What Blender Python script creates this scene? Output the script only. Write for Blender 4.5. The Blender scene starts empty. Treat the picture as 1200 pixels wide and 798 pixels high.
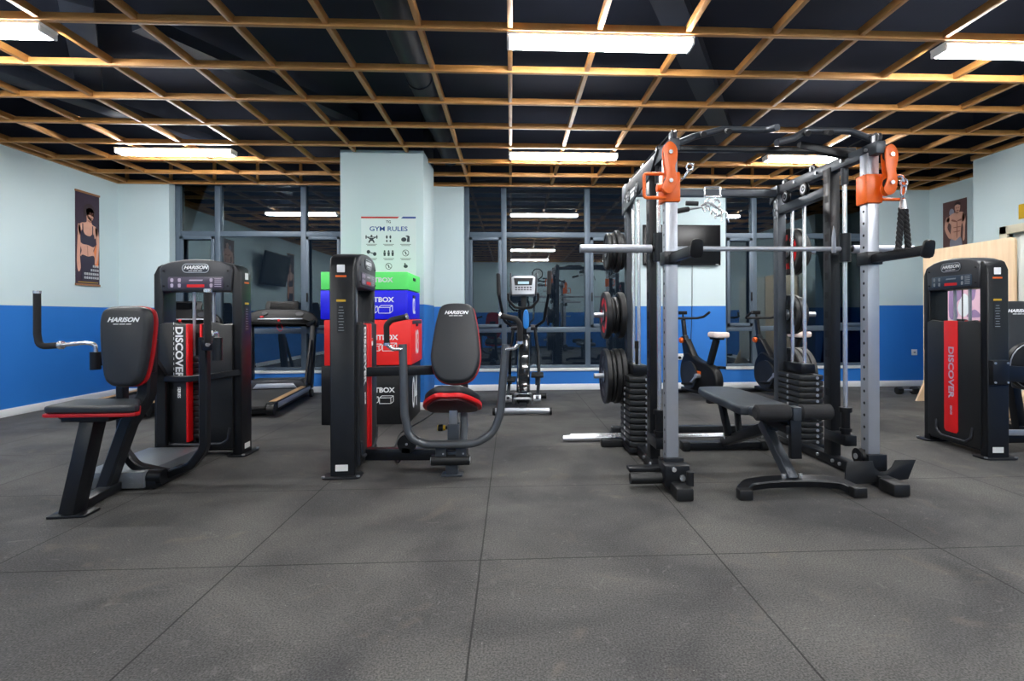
import bpy, bmesh, math, random
from mathutils import Vector, Matrix
random.seed(7)
scene = bpy.context.scene
COL = scene.collection
PI = math.pi
R = math.radians

# ------------------------------------------------------------------ materials
MATS = {}
def srgb(r, g, b):
    f = lambda c: (c/255/12.92) if c/255 <= .04045 else ((c/255+.055)/1.055)**2.4
    return (f(r), f(g), f(b), 1)

def pbr(name, col, rough=.5, metal=0., noise=0., nscale=40., bump=0., bscale=200., spec=.5, coat=0.):
    m = bpy.data.materials.new(name); m.use_nodes = True
    nt = m.node_tree; b = nt.nodes['Principled BSDF']
    b.inputs['Base Color'].default_value = col
    b.inputs['Roughness'].default_value = rough
    b.inputs['Metallic'].default_value = metal
    b.inputs['Specular IOR Level'].default_value = spec
    b.inputs['Coat Weight'].default_value = coat
    tc = nt.nodes.new('ShaderNodeTexCoord')
    if noise:
        n = nt.nodes.new('ShaderNodeTexNoise'); n.inputs['Scale'].default_value = nscale; n.inputs['Detail'].default_value = 4
        mx = nt.nodes.new('ShaderNodeMix'); mx.data_type = 'RGBA'
        mx.inputs[6].default_value = tuple(c*(1-noise) for c in col[:3])+(1,)
        mx.inputs[7].default_value = tuple(min(1, c*(1+noise)) for c in col[:3])+(1,)
        nt.links.new(tc.outputs['Object'], n.inputs['Vector'])
        nt.links.new(n.outputs['Fac'], mx.inputs[0]); nt.links.new(mx.outputs[2], b.inputs['Base Color'])
    if bump:
        n2 = nt.nodes.new('ShaderNodeTexNoise'); n2.inputs['Scale'].default_value = bscale
        bp = nt.nodes.new('ShaderNodeBump'); bp.inputs['Strength'].default_value = bump; bp.inputs['Distance'].default_value = .002
        nt.links.new(tc.outputs['Object'], n2.inputs['Vector'])
        nt.links.new(n2.outputs['Fac'], bp.inputs['Height']); nt.links.new(bp.outputs['Normal'], b.inputs['Normal'])
    MATS[name] = m
    return m

def emit(name, col, s):
    m = bpy.data.materials.new(name); m.use_nodes = True
    b = m.node_tree.nodes['Principled BSDF']
    b.inputs['Base Color'].default_value = col
    b.inputs['Emission Color'].default_value = col
    b.inputs['Emission Strength'].default_value = s
    MATS[name] = m
    return m

pbr('frame_black', srgb(25, 27, 31), .36, .35, .12, 30, .15, 300)
pbr('frame_grey', srgb(62, 67, 74), .38, .4, .1, 30, .15, 300)
pbr('arm_grey', srgb(92, 96, 100), .33, .5, .1, 30)
pbr('silver', srgb(168, 173, 182), .34, .55, .06, 20)
pbr('chrome', srgb(215, 218, 222), .24, .8)
pbr('steel', srgb(178, 182, 188), .32, .7)
pbr('dark_steel', srgb(42, 44, 48), .3, .8)
pbr('vinyl', srgb(34, 37, 42), .42, 0, .12, 60, .35, 350)
pbr('vinyl_bench', srgb(42, 48, 56), .42, 0, .12, 60, .35, 350)
pbr('red', srgb(215, 18, 24), .4)
pbr('red_piping', srgb(165, 14, 22), .45)
pbr('plastic_black', srgb(12, 13, 16), .45, 0, .1, 40, spec=.3)
pbr('maroon', srgb(66, 16, 22), .5)
pbr('plastic_cover', srgb(17, 19, 22), .45, 0, .12, 25, .2, 500)
pbr('plastic_grey', srgb(42, 44, 50), .4)
pbr('rubber', srgb(16, 17, 19), .5, 0, .15, 60, .3, 200)
pbr('iron', srgb(36, 38, 40), .42, .3, .25, 50, .5, 260)
pbr('foam', srgb(28, 28, 31), .8, 0, .15, 100, .5, 500)
pbr('orange', srgb(228, 98, 14), .38, 0, .08, 30)
pbr('yellow', srgb(205, 165, 30), .45)
pbr('white', srgb(235, 238, 240), .5)
pbr('white_paint', srgb(215, 220, 222), .5)
pbr('white_plastic', srgb(225, 226, 224), .35)
pbr('grey_text', srgb(140, 145, 150), .5)
pbr('placard', srgb(72, 66, 84), .3)
pbr('placard_blue', srgb(50, 66, 84), .3)
pbr('placard_mark', srgb(178, 165, 185), .4)
pbr('badge', srgb(66, 70, 76), .3, .5)
pbr('green_vinyl', srgb(98, 240, 116), .5, 0, .03, 10, .1, 200)
pbr('blue_vinyl', srgb(12, 14, 235), .5, 0, .03, 10, .1, 200)
pbr('red_vinyl', srgb(245, 38, 36), .5, 0, .03, 10, .1, 200)
pbr('black_vinyl', srgb(16, 18, 20), .45, 0, .1, 10, .2, 200)
pbr('window_frame', srgb(84, 98, 112), .45, .2)
pbr('baseboard', srgb(236, 240, 242), .45)
pbr('paper', srgb(222, 232, 236), .6)
pbr('poster_blue', srgb(25, 70, 150), .6)
pbr('poster_red', srgb(200, 50, 45), .6)
pbr('poster_dark', srgb(58, 40, 58), .55, 0, .25, 6)
pbr('poster_brown', srgb(92, 62, 60), .55, 0, .3, 5)
pbr('skin', srgb(214, 160, 138), .55, 0, .12, 18)
pbr('skin_shade', srgb(150, 95, 78), .55, 0, .15, 18)
pbr('hair', srgb(52, 34, 38), .6)
pbr('cloth_dark', srgb(50, 44, 62), .6)
pbr('cloth_grey', srgb(140, 140, 155), .6)
pbr('glow_orange', srgb(225, 130, 75), .6)
pbr('pink_print', srgb(226, 190, 205), .5, 0, .15, 9)
pbr('mauve_print', srgb(150, 125, 165), .5, 0, .2, 9)
pbr('icon', srgb(52, 62, 72), .6)
pbr('screen', srgb(8, 10, 14), .15, spec=.2)
pbr('lcd', srgb(150, 180, 190), .3)
pbr('cream', srgb(214, 208, 186), .5)
pbr('door_white', srgb(205, 208, 200), .5)
pbr('duct', srgb(30, 38, 52), .6, 0, .2, 4)
pbr('slab', srgb(18, 26, 44), .9, 0, .3, 2)
pbr('belt', srgb(44, 43, 43), .65, 0, .15, 30, .4, 300)
pbr('rail_wood', srgb(170, 135, 95), .5)
pbr('towel', srgb(232, 214, 208), .9, 0, .12, 30, .5, 60)
pbr('blue_plastic', srgb(30, 120, 200), .4)
pbr('housing', srgb(24, 28, 32), .14, 0, .1, 10, coat=.6)
pbr('clock_face', srgb(200, 205, 205), .4)
pbr('brick_brown', srgb(150, 105, 70), .6)
emit('lamp_glow', (1, 1, 1, 1), 20)

def wood(name, c1, c2, sc=(1, 1, 12), rough=.5):
    m = pbr(name, c1, rough); nt = m.node_tree; b = nt.nodes['Principled BSDF']
    tc = nt.nodes.new('ShaderNodeTexCoord'); mp = nt.nodes.new('ShaderNodeMapping'); mp.inputs['Scale'].default_value = sc
    n = nt.nodes.new('ShaderNodeTexNoise'); n.inputs['Scale'].default_value = 2.2; n.inputs['Detail'].default_value = 6; n.inputs['Distortion'].default_value = .8
    cr = nt.nodes.new('ShaderNodeValToRGB'); cr.color_ramp.elements[0].position = .3; cr.color_ramp.elements[1].position = .7
    cr.color_ramp.elements[0].color = c1; cr.color_ramp.elements[1].color = c2
    nt.links.new(tc.outputs['Object'], mp.inputs[0]); nt.links.new(mp.outputs[0], n.inputs['Vector'])
    nt.links.new(n.outputs['Fac'], cr.inputs[0]); nt.links.new(cr.outputs[0], b.inputs['Base Color'])
    return m
wood('lattice_wood', srgb(182, 126, 64), srgb(200, 144, 80), (3, 3, 3))
wood('ply', srgb(226, 196, 158), srgb(236, 210, 176), (12, 12, 1))

# two-tone painted wall: blue dado, pale blue-green above, dark paint above the lattice
def wall_mat():
    m = pbr('wall_paint', (1, 1, 1, 1), .62); nt = m.node_tree; b = nt.nodes['Principled BSDF']
    g = nt.nodes.new('ShaderNodeNewGeometry'); sx = nt.nodes.new('ShaderNodeSeparateXYZ'); nt.links.new(g.outputs['Position'], sx.inputs[0])
    def step(v):
        a = nt.nodes.new('ShaderNodeMath'); a.operation = 'GREATER_THAN'; a.inputs[1].default_value = v; nt.links.new(sx.outputs[2], a.inputs[0]); return a
    def mix(f, a, bb):
        mx = nt.nodes.new('ShaderNodeMix'); mx.data_type = 'RGBA'; nt.links.new(f, mx.inputs[0])
        for i, v in ((6, a), (7, bb)):
            if isinstance(v, tuple): mx.inputs[i].default_value = v
            else: nt.links.new(v, mx.inputs[i])
        return mx.outputs[2]
    n = nt.nodes.new('ShaderNodeTexNoise'); n.inputs['Scale'].default_value = 1.6; n.inputs['Detail'].default_value = 5
    nt.links.new(g.outputs['Position'], n.inputs['Vector'])
    up = mix(n.outputs['Fac'], srgb(192, 212, 216), srgb(204, 221, 225))
    bl = mix(n.outputs['Fac'], srgb(28, 104, 186), srgb(38, 120, 204))
    c = mix(step(1.195).outputs[0], bl, up)
    c = mix(step(2.935).outputs[0], c, srgb(18, 26, 44))
    nt.links.new(c, b.inputs['Base Color'])
    n2 = nt.nodes.new('ShaderNodeTexNoise'); n2.inputs['Scale'].default_value = 90
    nt.links.new(g.outputs['Position'], n2.inputs['Vector'])
    bp = nt.nodes.new('ShaderNodeBump'); bp.inputs['Strength'].default_value = .15; bp.inputs['Distance'].default_value = .003
    nt.links.new(n2.outputs['Fac'], bp.inputs['Height']); nt.links.new(bp.outputs['Normal'], b.inputs['Normal'])
wall_mat()

def floor_mat():
    m = pbr('rubber_floor', (1, 1, 1, 1), .7, spec=.16); nt = m.node_tree; b = nt.nodes['Principled BSDF']; L = nt.links.new
    g = nt.nodes.new('ShaderNodeNewGeometry'); sx = nt.nodes.new('ShaderNodeSeparateXYZ'); L(g.outputs['Position'], sx.inputs[0])
    def noise(sc, det=4, dist=0):
        n = nt.nodes.new('ShaderNodeTexNoise'); n.inputs['Scale'].default_value = sc; n.inputs['Detail'].default_value = det; n.inputs['Distortion'].default_value = dist
        L(g.outputs['Position'], n.inputs['Vector']); return n.outputs['Fac']
    def ramp(f, p0, p1, c0, c1):
        cr = nt.nodes.new('ShaderNodeValToRGB'); e = cr.color_ramp.elements
        e[0].position = p0; e[1].position = p1; e[0].color = c0; e[1].color = c1; L(f, cr.inputs[0]); return cr.outputs[0]
    def mix(f, a, bb, mode='MIX'):
        mx = nt.nodes.new('ShaderNodeMix'); mx.data_type = 'RGBA'; mx.blend_type = mode
        for i, v in ((0, f), (6, a), (7, bb)):
            if isinstance(v, (tuple, float, int)): mx.inputs[i].default_value = v
            else: L(v, mx.inputs[i])
        return mx.outputs[2]
    def M(op, a, bb=None, c=None):
        n = nt.nodes.new('ShaderNodeMath'); n.operation = op
        for i, v in enumerate((a, bb, c)):
            if v is None: continue
            if isinstance(v, (int, float)): n.inputs[i].default_value = v
            else: L(v, n.inputs[i])
        return n.outputs[0]
    base = ramp(noise(1.3, 6, .6), .35, .68, srgb(63, 63, 64), srgb(92, 91, 89))
    fine = ramp(noise(150, 5), .36, .64, (.62, .62, .63, 1), (1.42, 1.41, 1.38, 1))
    c = mix(1.0, base, fine, 'MULTIPLY')
    dust = ramp(noise(3.2, 8, 1.6), .60, .82, (0, 0, 0, 1), (1, 1, 1, 1))
    c = mix(M('MULTIPLY', dust, .34), c, srgb(128, 116, 100))
    scuff = ramp(noise(9, 10, 3.0), .62, .75, (0, 0, 0, 1), (1, 1, 1, 1))
    c = mix(M('MULTIPLY', scuff, .22), c, srgb(140, 138, 134))
    dark = ramp(noise(.9, 4, 1.2), .58, .75, (0, 0, 0, 1), (1, 1, 1, 1))
    c = mix(M('MULTIPLY', dark, .35), c, srgb(48, 46, 46))
    speck = ramp(noise(85, 1), .765, .79, (0, 0, 0, 1), (1, 1, 1, 1))
    c = mix(M('MULTIPLY', speck, .55), c, srgb(160, 160, 155))
    # mat joints: 1.03 m x 1.0 m mats
    def joint(co, off, per):
        f = M('FRACT', M('DIVIDE', M('SUBTRACT', co, off), per))
        d = M('MULTIPLY', M('MINIMUM', f, M('SUBTRACT', 1.0, f)), per)
        return M('LESS_THAN', d, .0035)
    wob = M('MULTIPLY', M('SUBTRACT', noise(4, 2), .5), .006)
    jx = joint(M('ADD', sx.outputs[0], wob), -.135-20*1.03, 1.03); jy = joint(M('ADD', sx.outputs[1], wob), 2.33-10, 1.0)
    jj = M('MAXIMUM', jx, jy)
    c = mix(M('MULTIPLY', jj, .75), c, srgb(22, 22, 24))
    L(c, b.inputs['Base Color'])
    L(ramp(noise(2.0, 5, 1), .3, .7, (.6, .6, .6, 1), (.8, .8, .8, 1)), b.inputs['Roughness'])
    bp = nt.nodes.new('ShaderNodeBump'); bp.inputs['Strength'].default_value = .5; bp.inputs['Distance'].default_value = .002
    L(noise(320, 3), bp.inputs['Height']); L(bp.outputs['Normal'], b.inputs['Normal'])
floor_mat()

def diamond_mat():
    m = pbr('diamond_plate', srgb(112, 117, 122), .35, .4); nt = m.node_tree; b = nt.nodes['Principled BSDF']; L = nt.links.new
    tc = nt.nodes.new('ShaderNodeTexCoord')
    def br(rot):
        mp = nt.nodes.new('ShaderNodeMapping'); mp.inputs['Rotation'].default_value = (0, 0, rot); mp.inputs['Scale'].default_value = (26, 26, 26)
        v = nt.nodes.new('ShaderNodeTexVoronoi'); v.inputs['Scale'].default_value = 1; v.inputs['Randomness'].default_value = 0
        mp2 = nt.nodes.new('ShaderNodeMapping'); mp2.inputs['Scale'].default_value = (1, 3, 1)
        L(tc.outputs['Object'], mp.inputs[0]); L(mp.outputs[0], mp2.inputs[0]); L(mp2.outputs[0], v.inputs['Vector']); return v.outputs['Distance']
    mx = nt.nodes.new('ShaderNodeMath'); mx.operation = 'MINIMUM'; L(br(.78), mx.inputs[0]); L(br(-.78), mx.inputs[1])
    lt = nt.nodes.new('ShaderNodeMath'); lt.operation = 'LESS_THAN'; lt.inputs[1].default_value = .3; L(mx.outputs[0], lt.inputs[0])
    bp = nt.nodes.new('ShaderNodeBump'); bp.inputs['Strength'].default_value = .7; bp.inputs['Distance'].default_value = .004
    L(lt.outputs[0], bp.inputs['Height']); L(bp.outputs['Normal'], b.inputs['Normal'])
diamond_mat()

def glass_mat():
    m = bpy.data.materials.new('window_glass'); m.use_nodes = True; nt = m.node_tree; nt.nodes.clear(); L = nt.links.new
    o = nt.nodes.new('ShaderNodeOutputMaterial'); fr = nt.nodes.new('ShaderNodeFresnel'); fr.inputs[0].default_value = 1.95
    gl = nt.nodes.new('ShaderNodeBsdfGlossy'); gl.inputs['Roughness'].default_value = .006; gl.inputs['Color'].default_value = (.86, .97, 1, 1)
    tr = nt.nodes.new('ShaderNodeBsdfTransparent'); tr.inputs[0].default_value = (.55, .6, .62, 1)
    mx = nt.nodes.new('ShaderNodeMixShader'); L(fr.outputs[0], mx.inputs[0]); L(tr.outputs[0], mx.inputs[1]); L(gl.outputs[0], mx.inputs[2]); L(mx.outputs[0], o.inputs[0])
    MATS['window_glass'] = m
glass_mat()

# ------------------------------------------------------------------ mesh builder
def V(*a): return Vector(a)
def frame(o, x, y):
    x = Vector(x).normalized(); y = Vector(y); y = (y - x*y.dot(x)).normalized(); z = x.cross(y)
    m = Matrix((x, y, z)).transposed().to_4x4(); m.translation = Vector(o); return m
def RZ(a, loc=(0, 0, 0)): return Matrix.Translation(loc) @ Matrix.Rotation(a, 4, 'Z')
FRONT = lambda o: frame(o, (1, 0, 0), (0, 0, 1))      # local xy -> world xz, normal -Y
RIGHT = lambda o: frame(o, (0, 1, 0), (0, 0, 1))      # normal +X
LEFT = lambda o: frame(o, (0, -1, 0), (0, 0, 1))      # normal -X

def fillet(pts, rad, n=6):
    pts = [Vector(p) for p in pts]
    if rad <= 0 or len(pts) < 3: return pts
    out = [pts[0]]
    for i in range(1, len(pts)-1):
        a, b, c = pts[i-1], pts[i], pts[i+1]
        u = (a-b); v = (c-b); lu, lv = u.length, v.length
        if lu < 1e-6 or lv < 1e-6: continue
        u /= lu; v /= lv
        ang = u.angle(v)
        if ang > PI-.02: out.append(b); continue
        d = min(rad/math.tan(ang/2), lu*.49, lv*.49)
        p, q = b+u*d, b+v*d
        for k in range(n+1):
            t = k/n; out.append(p*(1-t)**2 + b*2*t*(1-t) + q*t*t)
    out.append(pts[-1]); return out

class MB:
    def __init__(s): s.bm = bmesh.new()
    def _join(s, t, M=None):
        if M is not None: bmesh.ops.transform(t, matrix=M, verts=t.verts)
        me = bpy.data.meshes.new('tmp'); t.to_mesh(me); t.free(); s.bm.from_mesh(me); bpy.data.meshes.remove(me); return s
    def box(s, c, d, M=None, bev=0., seg=2, rz=0.):
        t = bmesh.new(); bmesh.ops.create_cube(t, size=1)
        bmesh.ops.scale(t, vec=d, verts=t.verts)
        if bev: bmesh.ops.bevel(t, geom=t.edges[:], offset=min(bev, min(d)*.45), segments=seg, affect='EDGES', profile=.5)
        if rz: bmesh.ops.rotate(t, matrix=Matrix.Rotation(rz, 3, 'Z'), verts=t.verts)
        bmesh.ops.translate(t, vec=c, verts=t.verts); return s._join(t, M)
    def b2(s, a, b, bev=0., M=None, seg=2):
        a = Vector(a); b = Vector(b); return s.box((a+b)/2, [abs(v) for v in (b-a)], M, bev, seg)
    def bar(s, p0, p1, w, h, up=(0, 0, 1), bev=.004):
        p0, p1 = Vector(p0), Vector(p1); d = p1-p0; L = d.length; up = Vector(up)
        if abs(d.normalized().dot(up)) > .98: up = Vector((0, 1, 0))
        x = up.cross(d).normalized()       # width axis
        M = Matrix((x, d.cross(x).normalized(), d.normalized())).transposed().to_4x4(); M.translation = (p0+p1)/2
        return s.box((0, 0, 0), (w, h, L), M, bev)
    def sweep(s, pts, prof, closed_prof=True, up=(0, 0, 1), caps=True):
        t = bmesh.new(); pts = [Vector(p) for p in pts]; n = len(pts); rings = []; nrm = None
        for i, p in enumerate(pts):
            d = (pts[min(i+1, n-1)] - pts[max(i-1, 0)]).normalized()
            if nrm is None:
                u = Vector(up)
                if abs(u.dot(d)) > .95: u = Vector((0, 1, 0)) if abs(d.y) < .9 else Vector((1, 0, 0))
                nrm = (u - d*u.dot(d)).normalized()
            else: nrm = (nrm - d*nrm.dot(d)).normalized()
            bn = d.cross(nrm)
            rings.append([t.verts.new(p + bn*a + nrm*b) for a, b in prof])
        m = len(prof)
        for i in range(n-1):
            for j in range(m):
                t.faces.new((rings[i][j], rings[i][(j+1) % m], rings[i+1][(j+1) % m], rings[i+1][j]))
        if caps: t.faces.new(rings[0][::-1]); t.faces.new(rings[-1])
        return s._join(t)
    def tube(s, pts, r, fil=0., seg=12, n=6):
        return s.sweep(fillet(pts, fil, n), [(r*math.cos(2*PI*k/seg), r*math.sin(2*PI*k/seg)) for k in range(seg)])
    def rtube(s, pts, w, h, fil=0., up=(0, 0, 1)):
        c = min(w, h)*.15; a, b = w/2, h/2
        return s.sweep(fillet(pts, fil), [(a-c, -b), (a, -b+c), (a, b-c), (a-c, b), (-a+c, b), (-a, b-c), (-a, -b+c), (-a+c, -b)], up=up)
    def cyl(s, p0, p1, r, r2=None, seg=20):
        p0, p1 = Vector(p0), Vector(p1); d = p1-p0; t = bmesh.new()
        bmesh.ops.create_cone(t, cap_ends=True, segments=seg, radius1=r, radius2=r if r2 is None else r2, depth=d.length)
        M = Matrix.Translation((p0+p1)/2) @ d.to_track_quat('Z', 'Y').to_matrix().to_4x4(); return s._join(t, M)
    def lathe(s, prof, o, axis=(0, 0, 1), seg=28):
        t = bmesh.new(); q = Vector(axis).to_track_quat('Z', 'Y').to_matrix().to_4x4(); rings = []
        for r, z in prof:
            rings.append([t.verts.new((r*math.cos(2*PI*k/seg), r*math.sin(2*PI*k/seg), z)) for k in range(seg)] if r > 1e-6 else [t.verts.new((0, 0, z))])
        for a, b in zip(rings, rings[1:]):
            for k in range(seg):
                k2 = (k+1) % seg
                if len(a) == 1 and len(b) == 1: continue
                if len(a) == 1: t.faces.new((a[0], b[k2], b[k]))
                elif len(b) == 1: t.faces.new((a[k], a[k2], b[0]))
                else: t.faces.new((a[k], a[k2], b[k2], b[k]))
        bmesh.ops.recalc_face_normals(t, faces=t.faces[:])
        return s._join(t, Matrix.Translation(o) @ q)
    def prism(s, out, t0, t1, M=None, bev=0., seg=2):
        t = bmesh.new(); lo = [t.verts.new((x, y, t0)) for x, y in out]; f = t.faces.new(lo)
        r = bmesh.ops.extrude_face_region(t, geom=[f]); vs = [e for e in r['geom'] if isinstance(e, bmesh.types.BMVert)]
        bmesh.ops.translate(t, vec=(0, 0, t1-t0), verts=vs)
        bmesh.ops.recalc_face_normals(t, faces=t.faces[:])
        if bev:
            eds = [e for e in t.edges if abs(e.verts[0].co.z-e.verts[1].co.z) < 1e-7]
            bmesh.ops.bevel(t, geom=eds, offset=bev, segments=seg, affect='EDGES', profile=.5)
        return s._join(t, M)
    def ball(s, c, r, sc=(1, 1, 1), M=None, u=16, v=10):
        t = bmesh.new(); bmesh.ops.create_uvsphere(t, u_segments=u, v_segments=v, radius=r)
        bmesh.ops.scale(t, vec=sc, verts=t.verts); bmesh.ops.translate(t, vec=c, verts=t.verts); return s._join(t, M)
    def ring(s, c, Rr, r, axis=(0, 1, 0), seg=20, arc=1.):
        q = Vector(axis).to_track_quat('Z', 'Y'); n = 24
        pts = [Vector(c) + q @ Vector((Rr*math.cos(2*PI*arc*k/n), Rr*math.sin(2*PI*arc*k/n), 0)) for k in range(n+1)]
        return s.tube(pts, r, seg=8)
    def build(s, name, mat, parent=None, world=False, label=None):
        bm = s.bm
        if world and parent is not None: bmesh.ops.transform(bm, matrix=INV[top(parent)], verts=bm.verts)
        for f in bm.faces: f.smooth = True
        for e in bm.edges:
            if len(e.link_faces) == 2 and e.calc_face_angle(0) > R(38): e.smooth = False
        me = bpy.data.meshes.new(name); bm.to_mesh(me); bm.free()
        me.materials.append(MATS[mat])
        o = bpy.data.objects.new(name, me); COL.objects.link(o)
        if parent is not None: o.parent = parent
        if label: o['label'] = label
        return o

INV = {}
def top(o):
    while o.parent is not None: o = o.parent
    return o.name
def tag(o, label, cat, group=None):
    o['label'] = label; o['category'] = cat
    if group: o['group'] = group
    return o
def thing(name, label, cat, loc=(0, 0, 0), rz=0., group=None):
    o = bpy.data.objects.new(name, None); COL.objects.link(o); o.empty_display_size = .2
    o.location = loc; o.rotation_euler = (0, 0, rz); INV[o.name] = RZ(rz, loc).inverted()
    return tag(o, label, cat, group)
def struct(mb, name, mat, parent=None):
    o = mb.build(name, mat, parent)
    if parent is None: o['kind'] = 'structure'
    return o
def dup(o, loc=None, rz=None, label=None, group=None, parent=None):
    c = o.copy(); COL.objects.link(c)
    if parent is not None: c.parent = parent
    if loc is not None: c.location = loc
    if rz is not None: c.rotation_euler = (0, 0, rz)
    if label: c['label'] = label
    if group: c['group'] = group
    for ch in list(o.children): dup(ch, parent=c)
    if parent is None: INV[c.name] = RZ(c.rotation_euler[2], c.location).inverted()
    return c

def text(name, s, size, M, mat, parent=None, bold=.0, shear=0., sx=1., align='CENTER', world=False, ext=.0006):
    cu = bpy.data.curves.new('t', 'FONT'); cu.body = s; cu.size = size; cu.offset = bold; cu.shear = shear; cu.extrude = ext
    cu.align_x = align; cu.align_y = 'CENTER'; cu.resolution_u = 3
    to = bpy.data.objects.new('t', cu); COL.objects.link(to)
    dg = bpy.context.evaluated_depsgraph_get(); me = bpy.data.meshes.new_from_object(to.evaluated_get(dg))
    bpy.data.objects.remove(to); bpy.data.curves.remove(cu)
    m = MB(); m.bm.from_mesh(me); bpy.data.meshes.remove(me)
    bmesh.ops.scale(m.bm, vec=(sx, 1, 1), verts=m.bm.verts)
    bmesh.ops.transform(m.bm, matrix=M, verts=m.bm.verts)
    return m.build(name, mat, parent, world)

def flat(mb, pts, M, z=0., t=.0006): return mb.prism(pts, z, z+t, M)
def rrect(w, h, r, n=5, cx=0, cy=0):
    out = []
    for sx, sy, a0 in ((1, -1, -PI/2), (1, 1, 0), (-1, 1, PI/2), (-1, -1, PI)):
        for k in range(n+1):
            a = a0 + PI/2*k/n; out.append((cx+sx*(w/2-r)+r*math.cos(a), cy+sy*(h/2-r)+r*math.sin(a)))
    return out
def smooth(pts, n=4):
    """closed Catmull-Rom through 2-D points"""
    out = []; N = len(pts)
    for i in range(N):
        p0, p1, p2, p3 = (Vector(pts[(i+k-1) % N]) for k in range(4))
        for k in range(n):
            t = k/n
            q = .5*((2*p1)+(-p0+p2)*t+(2*p0-5*p1+4*p2-p3)*t*t+(-p0+3*p1-3*p2+p3)*t**3); out.append((q.x, q.y))
    return out
def ellipse(cx, cy, a, b, n=20): return [(cx+a*math.cos(2*PI*k/n), cy+b*math.sin(2*PI*k/n)) for k in range(n)]

# ------------------------------------------------------------------ room
XL, XR, XR2, YB, YR, ZC, ZG = -5.4, 6.2, 5.54, 7.68, -2.6, 3.5, 2.9
YG = 7.86
struct(MB().b2((XL-.2, YR-.2, -.1), (XR+.2, 8.4, 0)), 'floor', 'rubber_floor')
struct(MB().b2((XL-.2, YR-.2, ZC), (XR+.2, 8.4, ZC+.15)), 'ceiling', 'slab')
struct(MB().b2((XL-.15, YR-.2, 0), (XL, 8.2, ZC)), 'wall_left', 'wall_paint')
struct(MB().b2((XR, 6.18, 0), (XR+.15, 8.2, ZC)), 'wall_right', 'wall_paint')
DY0, DY1, DZ = 4.84, 5.72, 1.95
m = MB(); m.b2((XR2, DY1, 0), (XR+.15, 6.18, ZC)); m.b2((XR2, YR-.2, 0), (XR2+.2, DY0, ZC)); m.b2((XR2, DY0, DZ), (XR2+.2, DY1, ZC))
struct(m, 'wall_right_front', 'wall_paint')
struct(MB().b2((XL, YR-.15, 0), (XR, YR, ZC)), 'wall_rear', 'wall_paint')
WINS = [(-4.72, -4.14, -2.95, -2.36), (-.67, -.10, 1.12, 1.80), (3.12, 3.61, 4.80, 5.42)]
SILL = .29
m = MB()
edges = [XL-.1] + [v for w in WINS for v in (w[0], w[3])] + [XR+.1]
for a, b in zip(edges[::2], edges[1::2]): m.b2((a, YB, 0), (b, YB+.3, ZC))
for w in WINS:
    m.b2((w[0], YB, 0), (w[3], YB+.3, SILL)); m.b2((w[0], YB, 3.0), (w[3], YB+.3, ZC))
struct(m, 'wall_back', 'wall_paint')
CX0, CX1, CY0, CY1 = -1.915, -.985, 6.15, 6.95
struct(MB().b2((CX0, CY0, 0), (CX1, CY1, ZC), .006), 'wall_column', 'wall_paint')

def baseboard(name, *boxes):
    m = MB()
    for a, b in boxes: m.b2(a, b, .003)
    struct(m, name, 'baseboard')
bh, bt = .085, .014
baseboard('baseboard_left', ((XL, YR, 0), (XL+bt, YB, bh)))
baseboard('baseboard_back', ((XL, YB-bt, 0), (XR, YB, bh)))
baseboard('baseboard_right', ((XR-bt, 6.18, 0), (XR, YB, bh)), ((XR2-bt, DY1+.08, 0), (XR2, 6.18, bh)), ((XR2-bt, 6.18, 0), (XR, 6.18+bt, bh)), ((XR2-bt, YR, 0), (XR2, DY0-.08, bh)))
baseboard('baseboard_column', ((CX0-bt, CY0-bt, 0), (CX1+bt, CY0, bh)), ((CX1, CY0, 0), (CX1+bt, CY1, bh)), ((CX0-bt, CY0, 0), (CX0, CY1, bh)))

# windows: frames, mullions, sashes, panes
for i, (a, b, c, d) in enumerate(WINS):
    root = bpy.data.objects.new('window_%d' % (i+1), None); COL.objects.link(root); root['kind'] = 'structure'
    INV[root.name] = Matrix.Identity(4)
    y0, y1 = YG-.05, YG+.05; TZ, LZ = 2.24, .86; TOP = 3.0
    m = MB()
    for x, w in ((a+.035, .07), (d-.035, .07), (b, .075), (c, .075)): m.b2((x-w/2, y0, SILL), (x+w/2, y1, TOP), .004)
    for z, h in ((SILL+.025, .05), (TZ, .075), (LZ, .075), (TOP-.03, .06)): m.b2((a, y0+.004, z-h/2), (d, y1-.004, z+h/2), .004)
    m.build('window_frame', 'window_frame', root)
    for x0, x1 in ((a+.07, b-.037), (b+.037, c-.037), (c+.037, d-.07)):
        for z0, z1 in ((SILL+.05, LZ-.037), (LZ+.037, TZ-.037), (TZ+.037, TOP-.06)):
            MB().b2((x0, YG-.004, z0), (x1, YG+.004, z1)).build('window_pane', 'window_glass', root)
    # opening sashes in the two narrow bays
    for x0, x1 in ((a+.07, b-.037), (c+.037, d-.07)):
        m = MB(); w = .045
        for p, q in (((x0, y0-.02, LZ+.037), (x0+w, y0+.01, TZ-.037)), ((x1-w, y0-.02, LZ+.037), (x1, y0+.01, TZ-.037)),
                     ((x0, y0-.02, LZ+.037), (x1, y0+.01, LZ+.037+w)), ((x0, y0-.02, TZ-.037-w), (x1, y0+.01, TZ-.037))): m.b2(p, q, .003)
        s = m.build('window_sash', 'window_frame', root)
        MB().b2((x0+.012 if x0 > b else x1-.03, y0-.045, 1.27), (x0+.03 if x0 > b else x1-.012, y0-.02, 1.40), .004).build('window_handle', 'plastic_black', s)
    MB().b2((a, YB-.015, SILL-.02), (d, YG-.04, SILL+.012), .005).build('window_sill', 'white_paint', root)

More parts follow.
